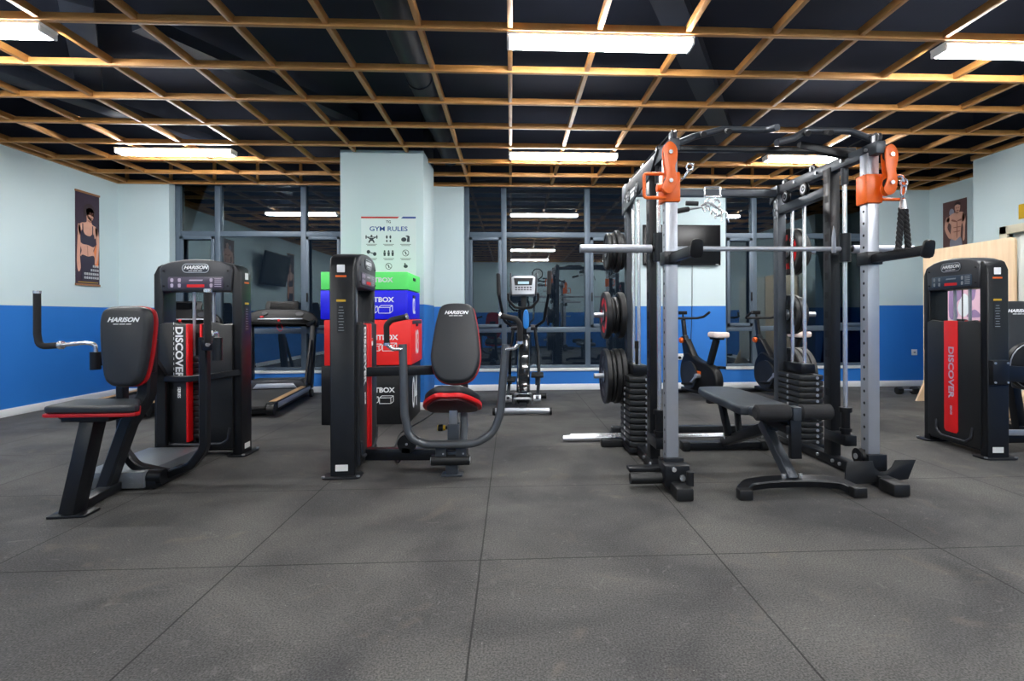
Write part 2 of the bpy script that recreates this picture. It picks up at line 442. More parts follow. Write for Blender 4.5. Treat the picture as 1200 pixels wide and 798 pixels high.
# door on the right wall
dr = bpy.data.objects.new('door_1', None); COL.objects.link(dr); dr['kind'] = 'structure'
m = MB()
m.b2((XR2-.03, DY0-.09, 0), (XR2+.05, DY0, DZ+.09), .005); m.b2((XR2-.03, DY1, 0), (XR2+.05, DY1+.09, DZ+.09), .005); m.b2((XR2-.03, DY0-.09, DZ), (XR2+.05, DY1+.09, DZ+.09), .005)
m.build('door_frame', 'cream', dr)
m = MB(); m.b2((XR2+.06, DY0, .005), (XR2+.1, DY1, DZ), .003)
for z0, z1 in ((.15, .85), (1.0, 1.82)):
    m.b2((XR2+.05, DY0+.12, z0), (XR2+.065, DY1-.12, z1), .004)
leaf = m.build('door_leaf', 'door_white', dr)
MB().cyl((XR2+.06, DY0+.07, 1.0), (XR2+.0, DY0+.07, 1.0), .012).cyl((XR2+.01, DY0+.07, 1.0), (XR2+.01, DY0+.19, 1.0), .009).build('door_handle', 'chrome', leaf)
tag(MB().b2((XR2-.008, 5.42, 2.09), (XR2, 5.60, 2.25), .003).build('wall_sign', 'yellow'), 'small yellow sign plate on the wall above the cream door frame', 'sign')

# ------------------------------------------------------------------ wooden lattice below the ceiling
lat = thing('ceiling_lattice', 'open square lattice of golden wooden battens hung under the dark ceiling', 'ceiling lattice')
bw, bhh, S = .034, .05, .585
xs = [S*k for k in range(-9, 11)]
for x in xs:
    y1 = 7.72; y0 = YR
    if x > XR2-.05: y0 = 6.25
    m = MB(); m.b2((x-bw/2, y0, ZG+.012), (x+bw/2, min(y1, YB-.002) if not any(w[0] < x < w[3] for w in WINS) else y1, ZG+bhh+.012), .002)
    if CX0 < x < CX1:
        m = MB(); m.b2((x-bw/2, y0, ZG+.012), (x+bw/2, CY0, ZG+bhh+.012), .002); m.b2((x-bw/2, CY1, ZG+.012), (x+bw/2, YB-.002, ZG+bhh+.012), .002)
    m.build('long_beam', 'lattice_wood', lat)
k = 0
yy = 3.49 - 10*.604
while yy < 7.8:
    x1 = XR if yy > 6.2 else XR2
    m = MB()
    if CY0 < yy < CY1: m.b2((XL, yy-bw/2, ZG), (CX0, yy+bw/2, ZG+bhh), .002); m.b2((CX1, yy-bw/2, ZG), (x1, yy+bw/2, ZG+bhh), .002)
    else: m.b2((XL, yy-bw/2, ZG), (x1, yy+bw/2, ZG+bhh), .002)
    if yy < YB-.05: m.build('cross_beam', 'lattice_wood', lat)
    else: m.bm.free()
    yy += .604
m = MB()
for w in WINS + [(XL, 0, 0, -4.72), (-2.36, 0, 0, -.67), (1.8, 0, 0, 3.12), (5.42, 0, 0, XR)]:
    m.b2((w[0], YB-.04, ZG), (w[3], YB-.004, ZG+bhh), .002)
m.build('cross_beam', 'lattice_wood', lat)
m = MB(); m.b2((XL, YR, ZG), (XL+.035, YB-.04, ZG+bhh), .002); m.build('edge_beam', 'lattice_wood', lat)
m = MB(); m.b2((XR2-.035, YR, ZG), (XR2, 6.18, ZG+bhh), .002); m.b2((XR2, 6.18, ZG), (XR, 6.215, ZG+bhh), .002); m.b2((XR-.035, 6.2, ZG), (XR, YB-.04, ZG+bhh), .002); m.build('edge_beam', 'lattice_wood', lat)
m = MB()   # upstand frame above the window line
m.b2((XL, YB-.04, ZG+.30), (XR, YB-.006, ZG+.335), .002)
for x in xs: m.b2((x-.017, YB-.038, ZG+bhh), (x+.017, YB-.008, ZG+.30))
m.build('upstand_frame', 'lattice_wood', lat)

# ducts and cable trays above the lattice
d1 = MB().tube([(-.82, -1.0, 3.22), (-.82, 3.0, 3.22), (-.82, 6.3, 3.22), (-.82, 7.4, 3.22)], .11, seg=20)
for y in (1.5, 3.2, 4.9, 6.5): d1.cyl((-.82, y, 3.22), (-.82, y+.06, 3.22), .12)
tag(d1.build('air_duct', 'duct'), 'round dark air duct running front to back above the lattice', 'duct')
m = MB(); m.bar((-4.6, 4.4, 3.2), (-3.5, 7.2, 3.2), .22, .1); m.bar((-3.1, 4.0, 3.35), (-4.2, 5.6, 3.35), .2, .1)
tag(m.build('cable_tray', 'duct'), 'dark crossed cable trays above the lattice on the left', 'cable tray')
tag(MB().box((-2.3, 5.2, 3.3), (.16, 2.2, .1), rz=-.5).build('ceiling_channel', 'duct'), 'flat dark slanting channel above the lattice left of the column', 'duct')
tag(MB().box((1.9, 5.2, 3.34), (.22, 3.6, .12), rz=-.5).build('ceiling_channel', 'duct'), 'flat dark slanting channel above the lattice right of the middle lamps', 'duct')

# lamps
lamp0 = None
names = {0: 'middle', 1: 'left', 2: 'right'}
lab = {(0, 0): 'bright white batten lamp nearest above the middle of the floor', (0, 1): 'white batten lamp in front of the column beside the barbell end',
       (1, 0): 'white batten lamp cut off at the upper left corner', (1, 1): 'white batten lamp on the lattice above the sportswoman banner side',
       (2, 0): 'white batten lamp cut off at the upper right corner', (2, 1): 'white batten lamp seen through the pull-up bars of the rack'}
for ci, x0 in enumerate((0.0, -4.26, 2.96)):
    for ri, y in enumerate((3.56, 6.09, 1.0, -1.5)):
        l = lab.get((ci, ri), 'white batten lamp behind the viewer seen only mirrored in the windows')
        g = 'batten lamps on the ceiling lattice' if (ci, ri) in lab else 'batten lamps mirrored in the windows'
        if lamp0 is None:
            lamp0 = thing('batten_lamp', l, 'lamp', (x0+.6, y, ZG), group=g)
            MB().b2((-.62, -.07, -.018), (.62, .07, 0), .004).build('housing', 'white_plastic', lamp0)
            MB().b2((-.60, -.065, -.058), (.60, .065, -.018), .014).build('diffuser', 'lamp_glow', lamp0)
            for s in (-1, 1): MB().b2((s*.60, -.068, -.06), (s*.62, .068, -.016), .008).build('end_cap', 'white_plastic', lamp0)
        else: dup(lamp0, (x0+.6+(.12 if (ci, ri) == (1, 0) else 0), y, ZG), label=l, group=g)

# ------------------------------------------------------------------ wall posters
def poster_woman(name, label, M, w, h, full=True):
    p = MB(); p.prism([(-w/2, -h/2), (w/2, -h/2), (w/2, h/2), (-w/2, h/2)], 0, .006, M)
    o = p.build(name, 'poster_dark'); tag(o, label, 'poster')
    m = MB()
    for y in (-h/2, h/2): m.prism([(-w/2-.006, y-.012), (w/2+.006, y-.012), (w/2+.006, y+.012), (-w/2-.006, y+.012)], -.0, .014, M)
    m.build('batten', 'brick_brown', o)
    def P(nm, mat, shapes, z):
        m = MB()
        for sh in shapes: flat(m, [(x*w, y*h) for x, y in sh], M, z)
        return m.build(nm, mat, o)
    P('glow_patch', 'glow_orange', [smooth([(.22, -.18), (.36, -.05), (.46, -.12), (.44, -.28), (.3, -.27)])], .0062)
    P('figure_hair', 'hair', [smooth([(-.18, .31), (-.1, .37), (.12, .385), (.27, .345), (.28, .25), (.1, .27), (-.12, .24), (-.16, .2)])], .0072)
    P('figure_skin', 'skin', [
        smooth([(-.08, .31), (.0, .335), (.14, .345), (.25, .315), (.25, .255), (.17, .205), (.08, .21), (-.03, .25)]),           # face
        smooth([(-.04, .26), (.15, .22), (.17, .17), (.34, .145), (.42, .1), (.32, .02), (.0, .0), (-.32, .03), (-.4, .12), (-.28, .165), (-.06, .185)]),
        smooth([(-.30, -.05), (.26, -.06), (.23, -.12), (.26, -.2), (-.28, -.2), (-.26, -.13)]),                                 # waist
        smooth([(-.4, .15), (-.3, .1), (-.31, -.08), (-.33, -.2), (-.3, -.32), (-.40, -.36), (-.46, -.25), (-.43, 0)]),          # left arm
        smooth([(.32, .13), (.42, .12), (.49, .0), (.46, -.14), (.36, -.26), (.3, -.24), (.38, -.1), (.35, .02)])], .0072)
    P('figure_face', 'skin_shade', [ellipse(.10, .29, .035, .006), ellipse(.2, .287, .028, .006), ellipse(.17, .235, .045, .006),
        smooth([(.15, .285), (.18, .262), (.13, .258)]), smooth([(-.02, .2), (.12, .185), (.16, .2), (.05, .205)]), smooth([(-.02, -.08), (.0, -.18), (-.015, -.18), (-.03, -.09)])], .0082)
    P('figure_top', 'cloth_dark', [smooth([(-.30, .06), (-.22, .09), (-.12, .045), (.08, .035), (.2, .065), (.27, .03), (.26, -.075), (.0, -.065), (-.29, -.05)]),
        [(-.24, .16), (-.20, .16), (-.19, .07), (-.23, .07)], [(.18, .15), (.22, .15), (.22, .06), (.18, .06)]], .0088)
    P('figure_trousers', 'cloth_dark', [smooth([(-.28, -.185), (.0, -.19), (.25, -.18), (.28, -.28), (.24, -.43), (-.24, -.45), (-.26, -.32)])], .009)
    if full:
        t = MB()
        def glyph(cx, cy, s):          # little block characters of the slogan
            for k in range(3): flat(t, [(cx-s/2, cy-s/2+k*s*.4), (cx+s/2, cy-s/2+k*s*.4), (cx+s/2, cy-s/2+k*s*.4+s*.16), (cx-s/2, cy-s/2+k*s*.4+s*.16)], M, .0096)
            flat(t, [(cx-s*.08, cy-s/2), (cx+s*.08, cy-s/2), (cx+s*.08, cy+s/2), (cx-s*.08, cy+s/2)], M, .0096)
            flat(t, [(cx-s/2, cy-s/2), (cx-s*.36, cy-s/2), (cx-s*.36, cy+s*.3), (cx-s/2, cy+s*.3)], M, .0096)
        for row, (n, yy_) in enumerate(((3, -.29), (4, -.335), (7, -.378), (7, -.42))):
            for k in range(n): glyph(w*.42-k*.035, yy_*h, .028)
        t.build('slogan_lettering', 'white', o)
        b = MB(); flat(b, [(-.42*w, -.475*h), (.42*w, -.475*h), (.42*w, -.468*h), (-.42*w, -.468*h)], M, .0096); b.build('caption_line', 'yellow', o)
    return o
poster_woman('sport_poster', 'tall poster of a dark haired woman in black sports top on left wall', RIGHT((XL+.002, 7.135, 2.062)), .385, 1.17)

def poster_man(name, label, M, w, h):
    o = MB().prism([(-w/2, -h/2), (w/2, -h/2), (w/2, h/2), (-w/2, h/2)], 0, .006, M).build(name, 'poster_brown'); tag(o, label, 'poster')
    def P(nm, mat, shapes, z):
        m = MB()
        for sh in shapes: flat(m, [(x*w, y*h) for x, y in sh], M, z)
        return m.build(nm, mat, o)
    P('plate_shape', 'cloth_grey', [ellipse(-.12, .26, .10, .08)], .0064)
    P('figure_skin', 'skin', [smooth([(.02, .40), (.14, .43), (.24, .38), (.22, .27), (.12, .21), (.04, .27)]),
        smooth([(.02, .24), (.22, .24), (.40, .2), (.42, .06), (.30, -.02), (.26, -.22), (.22, -.32), (-.12, -.34), (-.16, -.18), (-.14, .0), (-.34, .1), (-.2, .2)]),
        smooth([(-.34, .17), (-.2, .12), (-.3, -.04), (-.16, -.2), (-.12, -.27), (-.24, -.27), (-.42, -.06)]),
        smooth([(.36, .2), (.46, .1), (.44, -.1), (.42, -.34), (.34, -.34), (.36, -.1), (.32, .04)])], .0072)
    P('shading_pattern', 'skin_shade', [ellipse(.1, .33, .03, .008), ellipse(.19, .33, .025, .008), ellipse(.14, .275, .05, .012),
        smooth([(-.12, .08), (.08, .04), (.1, .06), (-.08, .11)]), smooth([(.14, .05), (.32, .06), (.3, .09), (.14, .07)]), smooth([(.1, .02), (.13, .02), (.12, -.26), (.09, -.26)]),
        smooth([(-.02, -.06), (.24, -.06), (.24, -.075), (-.02, -.075)]), smooth([(-.02, -.15), (.22, -.15), (.22, -.165), (-.02, -.165)])], .008)
    P('figure_hair', 'hair', [smooth([(0, .37), (.04, .44), (.16, .46), (.26, .42), (.24, .38), (.14, .40), (.05, .39)])], .0085)
    P('figure_shorts', 'cloth_grey', [smooth([(-.16, -.30), (.05, -.34), (.26, -.28), (.30, -.49), (-.16, -.49)])], .0085)
    return o
poster_man('sport_poster', 'framed poster of a bare chested muscular man on the far right wall', LEFT((XR-.002, 7.215, 2.315)), .40, .67)
poster_man('sport_poster', 'poster of a muscular man mirrored in the leftmost window', RIGHT((XL+.002, 5.15, 2.2)), .40, .7)
poster_woman('sport_poster', 'narrow poster mirrored in the left window beside the mirrored television', RIGHT((XL+.002, 2.25, 1.9)), .4, 1.4, False)

# gym rules board on the column
gr = MB().prism([(-.305, -.42), (.305, -.42), (.305, .305), (-.305, .305)], 0, .005, FRONT((-1.378, CY0-.001, 1.88))).build('rules_poster', 'paper')
tag(gr, 'white GYM RULES poster with small black icons on the column', 'poster')
F0 = FRONT((-1.378, CY0-.001, 1.88))
m = MB(); flat(m, [(-.305, .285), (.10, .285), (.12, .305), (-.305, .305)], F0, .0052); m.build('red_band', 'poster_red', gr)
m = MB(); flat(m, [(.14, .285), (.305, .285), (.305, .305), (.16, .305)], F0, .0052); m.build('blue_band', 'poster_blue', gr)
text('title', 'GYM RULES', .072, F0 @ Matrix.Translation((0, .165, .0055)), 'poster_blue', gr, .0011, sx=1.15)
text('crest', 'TG', .04, F0 @ Matrix.Translation((0, .245, .0055)), 'icon', gr, .001)
ic = MB()
def ipoly(cx, cy, pts): flat(ic, [(cx+x, cy+y) for x, y in pts], F0, .0054)
def bar2(cx, cy, x0, y0, x1, y1, w):
    d = Vector((x1-x0, y1-y0)).normalized(); n = Vector((-d.y, d.x))*w/2
    ipoly(cx, cy, [(x0+n.x, y0+n.y), (x0-n.x, y0-n.y), (x1-n.x, y1-n.y), (x1+n.x, y1+n.y)])
cols, rows = (-.19, 0, .19), (.055, -.105, -.255)
# weightlifter
cx, cy = cols[0], rows[0]; bar2(cx, cy, -.07, .02, .07, .02, .006)
for s in (-1, 1):
    bar2(cx, cy, s*.06, .0, s*.06, .04, .012); bar2(cx, cy, s*.05, .02, s*.015, .0, .012); bar2(cx, cy, s*.012, -.01, s*.03, -.045, .016)
ipoly(cx, cy, ellipse(0, .03, .012, .014, 10)); ipoly(cx, cy, [(-.02, .012), (.02, .012), (.014, -.025), (-.014, -.025)])
# shoe prints
for s in (-1, 1):
    ipoly(cols[1]+s*.02, rows[0], ellipse(0, .02, .011, .02, 10)); ipoly(cols[1]+s*.02, rows[0], ellipse(0, -.025, .009, .014, 10))
# bag and towel
ipoly(cols[2]-.02, rows[0], ellipse(0, -.008, .03, .025, 12)); ipoly(cols[2]+.025, rows[0], [(-.012, -.035), (.02, -.035), (.02, .03), (-.004, .03)]); ipoly(cols[2]+.02, rows[0], ellipse(0, .03, .02, .008, 10))
# dumbbell
for a in (-1, 1): ipoly(cols[0]+a*.035, rows[1]-a*.012, ellipse(0, 0, .02, .022, 12))
bar2(cols[0], rows[1], -.03, .01, .03, -.01, .01)
# three people
for k, s in enumerate((-.045, 0, .045)): ipoly(cols[1]+s, rows[1], ellipse(0, .02, .010, .012, 10)); ipoly(cols[1]+s, rows[1], [(-.014, .008), (.014, .008), (.01, -.034), (-.01, -.034)])
# forbidding circles
for c_, r_ in ((cols[2], rows[1]), (cols[1], rows[2])):
    N = 24
    for k in range(N):
        a, b = 2*PI*k/N, 2*PI*(k+1)/N
        ipoly(c_, r_, [(.037*math.cos(a), .037*math.sin(a)), (.037*math.cos(b), .037*math.sin(b)), (.031*math.cos(b), .031*math.sin(b)), (.031*math.cos(a), .031*math.sin(a))])
    bar2(c_, r_, -.022, .022, .022, -.022, .006); bar2(c_, r_, 0, .018, 0, -.018, .008)
ipoly(cols[2], rows[2], ellipse(0, .0, .024, .02, 12)); ipoly(cols[0], rows[2], ellipse(0, .0, .024, .02, 12)); ipoly(cols[2]-.008, rows[2]+.028, ellipse(0, 0, .01, .01, 8))
for c_ in cols:
    for r_ in rows[:2]:
        for k in range(2): ipoly(c_, r_-.065-k*.014, [(-.06+.012*k, 0), (.06-.012*k, 0), (.06-.012*k, .005), (-.06+.012*k, .005)])
ic.build('icons', 'icon', gr)

# ------------------------------------------------------------------ television and sockets on the back wall
tv = thing('television', 'black flat television on the pier behind the power rack', 'television', (2.455, YB-.004, 2.07))
MB().b2((-.565, -.07, -.29), (.565, -.03, .29), .006).build('housing', 'plastic_black', tv)
MB().b2((-.55, -.0715, -.27), (.55, -.0695, .275)).build('screen', 'screen', tv)
MB().b2((-.2, -.03, -.2), (.2, 0, .2), .004).build('wall_bracket', 'dark_steel', tv)
MB().b2((.49, -.0725, -.283), (.53, -.0705, -.276)).build('badge', 'white', tv)
sk = thing('wall_socket', 'white double wall socket with two black plugs on the blue pier', 'socket', (2.463, YB, .46))
MB().b2((-.075, -.012, -.045), (.075, 0, .045), .003).build('cover_plate', 'white_plastic', sk)
for s in (-1, 1): MB().cyl((s*.035, -.012, -.01), (s*.035, -.045, -.01), .02).build('plug', 'plastic_black', sk)
tag(MB().tube([(2.5, YB-.045, .45), (2.56, YB-.05, .40), (2.7, YB-.1, .42), (2.64, YB-.25, .1), (2.62, 7.32, .01)], .005, .05, 8).build('power_cable', 'rubber'), 'black cable drooping from the double socket to the exercise bike', 'cable')
tag(MB().tube([(2.62, YB-.02, 1.78), (2.62, YB-.008, 1.2), (2.60, YB-.008, .6), (2.5, YB-.03, .51)], .004, .02, 8).build('television_cable', 'rubber'), 'thin dark cable running down the wall from the television', 'cable')
s2 = thing('wall_socket', 'small white wall socket on the blue wall near the right corner', 'socket', (5.96, YB, .50))
MB().b2((-.043, -.01, -.043), (.043, 0, .043), .003).build('cover_plate', 'white_plastic', s2); MB().b2((-.015, -.013, -.012), (.015, -.009, .012)).build('slot_insert', 'grey_text', s2)

# things mirrored in the windows
tvl = thing('television', 'black flat television mirrored in the left window', 'television', (XL, 3.5, 2.12))
Mt = Matrix.Translation((.18, 0, 0)) @ Matrix.Rotation(R(10), 4, 'Y')
MB().box((0, 0, 0), (.05, 1.25, .72), Mt, .006).build('housing', 'plastic_black', tvl); MB().box((.027, 0, .01), (.003, 1.2, .66), Mt).build('screen', 'screen', tvl)
MB().b2((0, -.15, -.1), (.16, .15, .1), .004).build('wall_bracket', 'dark_steel', tvl)
ck = thing('wall_clock', 'round wall clock mirrored in the middle window', 'clock', (.9, YR, 2.5))
MB().lathe([(0, 0), (.19, 0), (.19, .04), (.165, .045), (.16, .025), (0, .025)], (0, 0, 0), (0, 1, 0)).build('case', 'plastic_black', ck)
MB().cyl((0, .026, 0), (0, .03, 0), .158).build('dial', 'clock_face', ck)
MB().bar((0, .034, -.01), (.05, .034, .07), .01, .003).bar((0, .034, -.01), (-.09, .034, .06), .007, .003).build('hand', 'plastic_black', ck)

# ------------------------------------------------------------------ selectorised tower used by the three machines
def logo(parent, M, size, mat='white', badge=True, sub=True):
    if badge:
        MB().prism(rrect(size*5.6, size*1.9, size*.9), 0, .004, M, .0015).build('logo_badge', 'badge', parent)
        m = MB(); o1 = rrect(size*5.6, size*1.9, size*.9); o2 = rrect(size*5.25, size*1.6, size*.75)
        n = len(o1)
        for k in range(n): flat(m, [o1[k], o1[(k+1) % n], o2[(k+1) % n], o2[k]], M, .004, .0008)
        m.build('badge_rim', 'steel', parent)
    text('logo', 'HARISON', size, M @ Matrix.Translation((0, size*.12, .0052)), mat, parent, size*.03, .35, 1.12)
    if sub:
        m = MB()
        for k, (a, b) in enumerate(((-1.5, -.7), (-.55, .35), (.5, 1.3))): flat(m, [(a*size, -.62*size), (b*size, -.62*size), (b*size+.1*size, -.48*size), (a*size+.1*size, -.48*size)], M, .0055)
        m.build('logo_tagline', mat, parent)

TW, TD, TH = .61, .145, 1.50
def tower(root, rear_visible=False):
    W, D, H = TW, TD, TH
    y0, y1 = -D/2, D/2
    # uprights: rounded top on the outside
    for s in (-1, 1):
        out = [(0, 0), (.07, 0), (.07, 1.42), (.06, 1.455), (.03, 1.44), (.0, 1.38)]
        out = [(s*(W/2+.02) - s*x, z) for x, z in out]
        u = MB().prism(out, -D/2-.002, D/2+.012, frame((0, 0, 0), (1, 0, 0), (0, 0, 1)), .01, 3).build('upright', 'frame_black', root)
        st = MB(); xo = s*(W/2+.0205)
        Ms = RIGHT((xo, 0, 0)) if s > 0 else LEFT((xo, 0, 0))
        flat(st, rrect(.05, .05, .003, 2, 0, 1.37), Ms, 0); st.build('sticker', 'white', u)
        st = MB(); flat(st, rrect(.06, .014, .002, 2, 0, 1.16), Ms, 0); st.build('warning_sticker', 'yellow', u)
        st = MB(); flat(st, rrect(.07, .012, .002, 2, 0, 1.32), Ms, 0); st.build('warning_sticker', 'orange', u)
        st = MB(); flat(st, rrect(.052, .19, .003, 2, 0, 1.045), Ms, 0); st.build('instruction_sticker', 'plastic_cover', u)
        st = MB()
        for k in range(9): flat(st, rrect(.038-.006*(k % 3), .004, .001, 1, 0, .965+.019*k), Ms, .0008)
        st.build('sticker_lines', 'grey_text', u)
        st = MB(); flat(st, rrect(.08, .042, .002, 2, 0, .065), Ms, 0); st.build('serial_plate', 'white_plastic', u)
        f = MB().prism(rrect(.15, .25, .04), 0, .012, RZ(0, (s*(W/2-.01), .0, 0)), .003).build('foot_plate', 'frame_black', root)
        MB().cyl((s*(W/2+.045), -.11, .012), (s*(W/2+.045), -.11, .02), .012, seg=6).build('bolt', 'steel', f)
        MB().cyl((s*(W/2+.045), .11, .012), (s*(W/2+.045), .11, .02), .012, seg=6).build('bolt', 'steel', f)
    # arched cap
    arch = [(-.255, 1.25), (.255, 1.25)] + [(.262, 1.30), (.272, 1.42), (.25, 1.452), (.19, 1.475), (.10, 1.49), (0, 1.495), (-.10, 1.49), (-.19, 1.475), (-.25, 1.452), (-.272, 1.42), (-.262, 1.30)]
    cap = MB().prism(arch, -D/2-.015, D/2+.03, frame((0, 0, 0), (1, 0, 0), (0, 0, 1)), .012, 3).build('top_cap', 'plastic_grey', root)
    # prism along local z of frame = -Y: so t in [-D/2-.015, D/2+.03] -> y from +.. to -..
    yf = -(D/2+.03)
    for (face, yy_) in (('f', yf), ('r', D/2+.015)):
        Mf = FRONT((0, yy_-.0005, 0)) if face == 'f' else frame((0, yy_+.0005, 0), (-1, 0, 0), (0, 0, 1))
        def T(x, z): return Mf @ Matrix.Translation((x, z, 0))
        logo(cap, T(0, 1.425), .036)
        pl = MB().prism(rrect(.41, .088, .012), 0, .004, T(0, 1.315), .001).build('placard', 'placard' if face == 'f' else 'placard_blue', cap)
        mk = MB(); Mp = T(0, 1.315)
        for cx_ in (-.175, -.12, .115):
            for cy_ in (-.02, .02):
                flat(mk, ellipse(cx_, cy_+.006, .012, .009, 8), Mp, .0042); flat(mk, [(cx_-.008, cy_-.014), (cx_+.008, cy_-.014), (cx_+.012, cy_), (cx_-.012, cy_)], Mp, .0042)
        for cx_ in (.165,):
            for k in range(5): flat(mk, [(cx_-.025, -.03+k*.014), (cx_+.025, -.03+k*.014), (cx_+.025, -.024+k*.014), (cx_-.025, -.024+k*.014)], Mp, .0042)
        for k in (0,): flat(mk, [(-.05, .014), (.05, .014), (.055, .024), (-.045, .024)], Mp, .0042)
        mk.build('placard_marks', 'placard_mark' if face == 'f' else 'grey_text', pl)
        mk = MB(); flat(mk, [(-.065, -.034), (.065, -.034), (.065, -.012), (-.065, -.012)], Mp, .0044); mk.build('placard_band', 'red', pl)
        bt_ = MB()
        for sx_ in (-1, 1):
            for z_ in (1.405, 1.29): bt_.cyl((sx_*.238, yy_, z_), (sx_*.238, yy_+(-.004 if face == 'f' else .004), z_), .008, seg=10)
        bt_.build('cap_bolts', 'plastic_black', cap)
    # guide rods and weight stack
    for s in (-1, 1): MB().cyl((s*.075, 0, .1), (s*.075, 0, 1.27), .011).build('guide_rod', 'steel', root)
    MB().cyl((0, 0, .95), (0, 0, 1.27), .004, seg=8).build('lift_cable', 'rubber', root)
    ws = MB()
    for k in range(15): ws.b2((-.19, -.055, .13+k*.042), (.19, .055, .13+k*.042+.038), .003)
    w_ = ws.build('weight_stack', 'iron', root)
    pn = MB()
    for k in range(15): pn.cyl((0, -.055, .149+k*.042), (0, -.058, .149+k*.042), .006, seg=8)
    pn.build('pin_holes', 'steel', w_)
    MB().b2((-.26, -.07, .04), (.26, .07, .10), .006).build('bottom_crossmember', 'frame_black', root)
    # front shroud: two halves with a slot between red edges
    def sh(x0, x1, side):
        xs_ = [x0 + (x1-x0)*k/8 for k in range(9)]
        out = [(x0, .06), (x1, .06)]
        topz = lambda x: 1.0 + .018*math.sin(PI*min(1, abs((x-x0)/(x1-x0))*1.6))
        out += [(x, topz(x)) for x in reversed(xs_)]
        return MB().prism(out, D/2-.02, D/2+.035, frame((0, 0, 0), (1, 0, 0), (0, 0, 1)), .008, 2).build('front_shroud', 'plastic_cover', root)
    s1 = sh(-.27, -.064, -1); s2_ = sh(.045, .27, 1)
    MB().b2((-.068, -D/2-.045, .115), (-.052, -D/2+.02, 1.005), .004).build('red_edge', 'red', s1)
    MB().b2((.033, -D/2-.045, .115), (.048, -D/2+.02, 1.005), .004).build('red_edge', 'red', s2_)
    Mt_ = frame((-.120, -D/2-.0355, .79), (0, 0, -1), (1, 0, 0))
    text('lettering', 'DISCOVER', .075, Mt_ @ Matrix.Translation((0, -.005, 0)), 'white', s1, .0022, sx=1.12)
    m_ = MB()
    for k in range(12): flat(m_, rrect(.02, .003, .001, 1, -.22+k*.038, -.042), Mt_, 0)
    m_.build('small_print', 'white', s1)
    text('lettering', 'SERIES', .03, Mt_ @ Matrix.Translation((.30, -.005, 0)), 'white', s1, .0008)
    st = MB(); flat(st, rrect(.065, .055, .003, 2, .10, .87), FRONT((0, -D/2-.0355, 0)), 0); st.build('label_sticker', 'white', s2_)
    st = MB(); flat(st, rrect(.065, .02, .003, 2, .10, .885), FRONT((0, -D/2-.0362, 0)), 0); st.build('label_band', 'poster_red', s2_)
    # lower lip of the shroud
    MB().tube([(x_, -D/2-.036, z_) for x_, z_ in ((-.25, .22), (-.235, .13), (-.19, .10), (0, .095), (.19, .10), (.235, .13), (.25, .22))], .011, .03, 8).build('shroud_lip', 'plastic_grey', root)
    # rear shroud, one panel with a broad red stripe
    out = [(-.27, .06), (.27, .06), (.27, .99), (.22, 1.01), (.12, 1.0), (-.12, 1.0), (-.22, 1.01), (-.27, .99)]
    rs = MB().prism(out, -D/2-.012, -D/2+.02, frame((0, 0, 0), (1, 0, 0), (0, 0, 1)), .006, 2).build('rear_shroud', 'plastic_cover', root)
    Mr = frame((0, D/2+.0125, 0), (-1, 0, 0), (0, 0, 1))
    MB().prism([(-.078, .145), (-.062, .125), (.048, .125), (.064, .145), (.064, 1.005), (-.078, 1.005)], 0, .004, Mr, .001).build('red_stripe', 'red', rs)
    Mv = Mr @ Matrix.Translation((-.005, .60, .0048)) @ Matrix.Rotation(-PI/2, 4, 'Z')
    text('lettering', 'DISCOVER', .075, Mv, 'placard_mark', rs, .0018, sx=1.15)
    text('lettering', 'SERIES', .026, Mv @ Matrix.Translation((.30, .0, 0)), 'placard_mark', rs, .0006)
    MB().tube([(-.2, D/2+.012, .2), (-.19, D/2+.018, .12), (-.14, D/2+.022, .085), (.1, D/2+.022, .085), (.16, D/2+.018, .12), (.17, D/2+.012, .2)], .009, .03, 8).build('shroud_lip', 'plastic_grey', rs)

def pad(mb, out, M, thick, bev): mb.prism(out, 0, thick, M, bev, 4)

# ------------------------------------------------------------------ machine 1: pec fly, left
m1 = thing('pec_fly_machine', 'black weight machine with flat red-edged seat and upright grips in front of the treadmills', 'weight machine', (-2.372, 4.28, 0), R(-1))
tower(m1)
W_ = True
SX = -2.235
# seat
sp = MB(); out = [(-.235, -.14), (-.21, -.155), (.20, -.155), (.225, -.14), (.225, -.1), (.09, .11), (.06, .125), (-.24, .125), (-.265, .10), (-.245, -.1)]
pad(sp, out, RZ(0, (SX, 3.11, .545)), .042, .014); seat = sp.build('seat', 'vinyl', m1, True)
MB().prism([(x*1.03, y*1.03) for x, y in out], 0, .018, RZ(0, (SX, 3.11, .527)), .004).build('piping', 'red_piping', seat, True)
MB().b2((SX-.17, 2.99, .495), (SX+.08, 3.2, .527), .006).build('seat_plate', 'frame_black', seat, True)
# backrest
bo = smooth([(-.11, .22), (0, .232), (.11, .22), (.148, .16), (.142, .0), (.115, -.17), (.07, -.228), (0, -.238), (-.07, -.228), (-.115, -.17), (-.142, 0), (-.148, .16)], 5); bo = [(x*.93, y) for x, y in bo]
Mb = frame((SX-.015, 3.33, .885), (1, 0, 0), (0, .06, 1))
bp_ = MB(); pad(bp_, bo, Mb @ Matrix.Translation((0, 0, .03)), .075, .028); back = bp_.build('backrest', 'vinyl', m1, True)
MB().prism([(x*1.03, y*1.02) for x, y in bo], .012, .032, Mb, .006).build('piping', 'red_piping', back, True)
def logo_w(parent, M, size):
    text('logo', 'HARISON', size, M @ Matrix.Translation((0, size*.12, .0005)), 'white', parent, size*.035, .35, 1.12, world=True)
    m = MB()
    for a, b in ((-1.5, -.7), (-.55, .35), (.5, 1.3)): flat(m, [(a*size, -.62*size), (b*size, -.62*size), (b*size+.1*size, -.5*size), (a*size+.1*size, -.5*size)], M, .0005)
    m.build('logo_tagline', 'white', parent, True)
logo_w(back, Mb @ Matrix.Translation((0, .145, .1055)), .036)
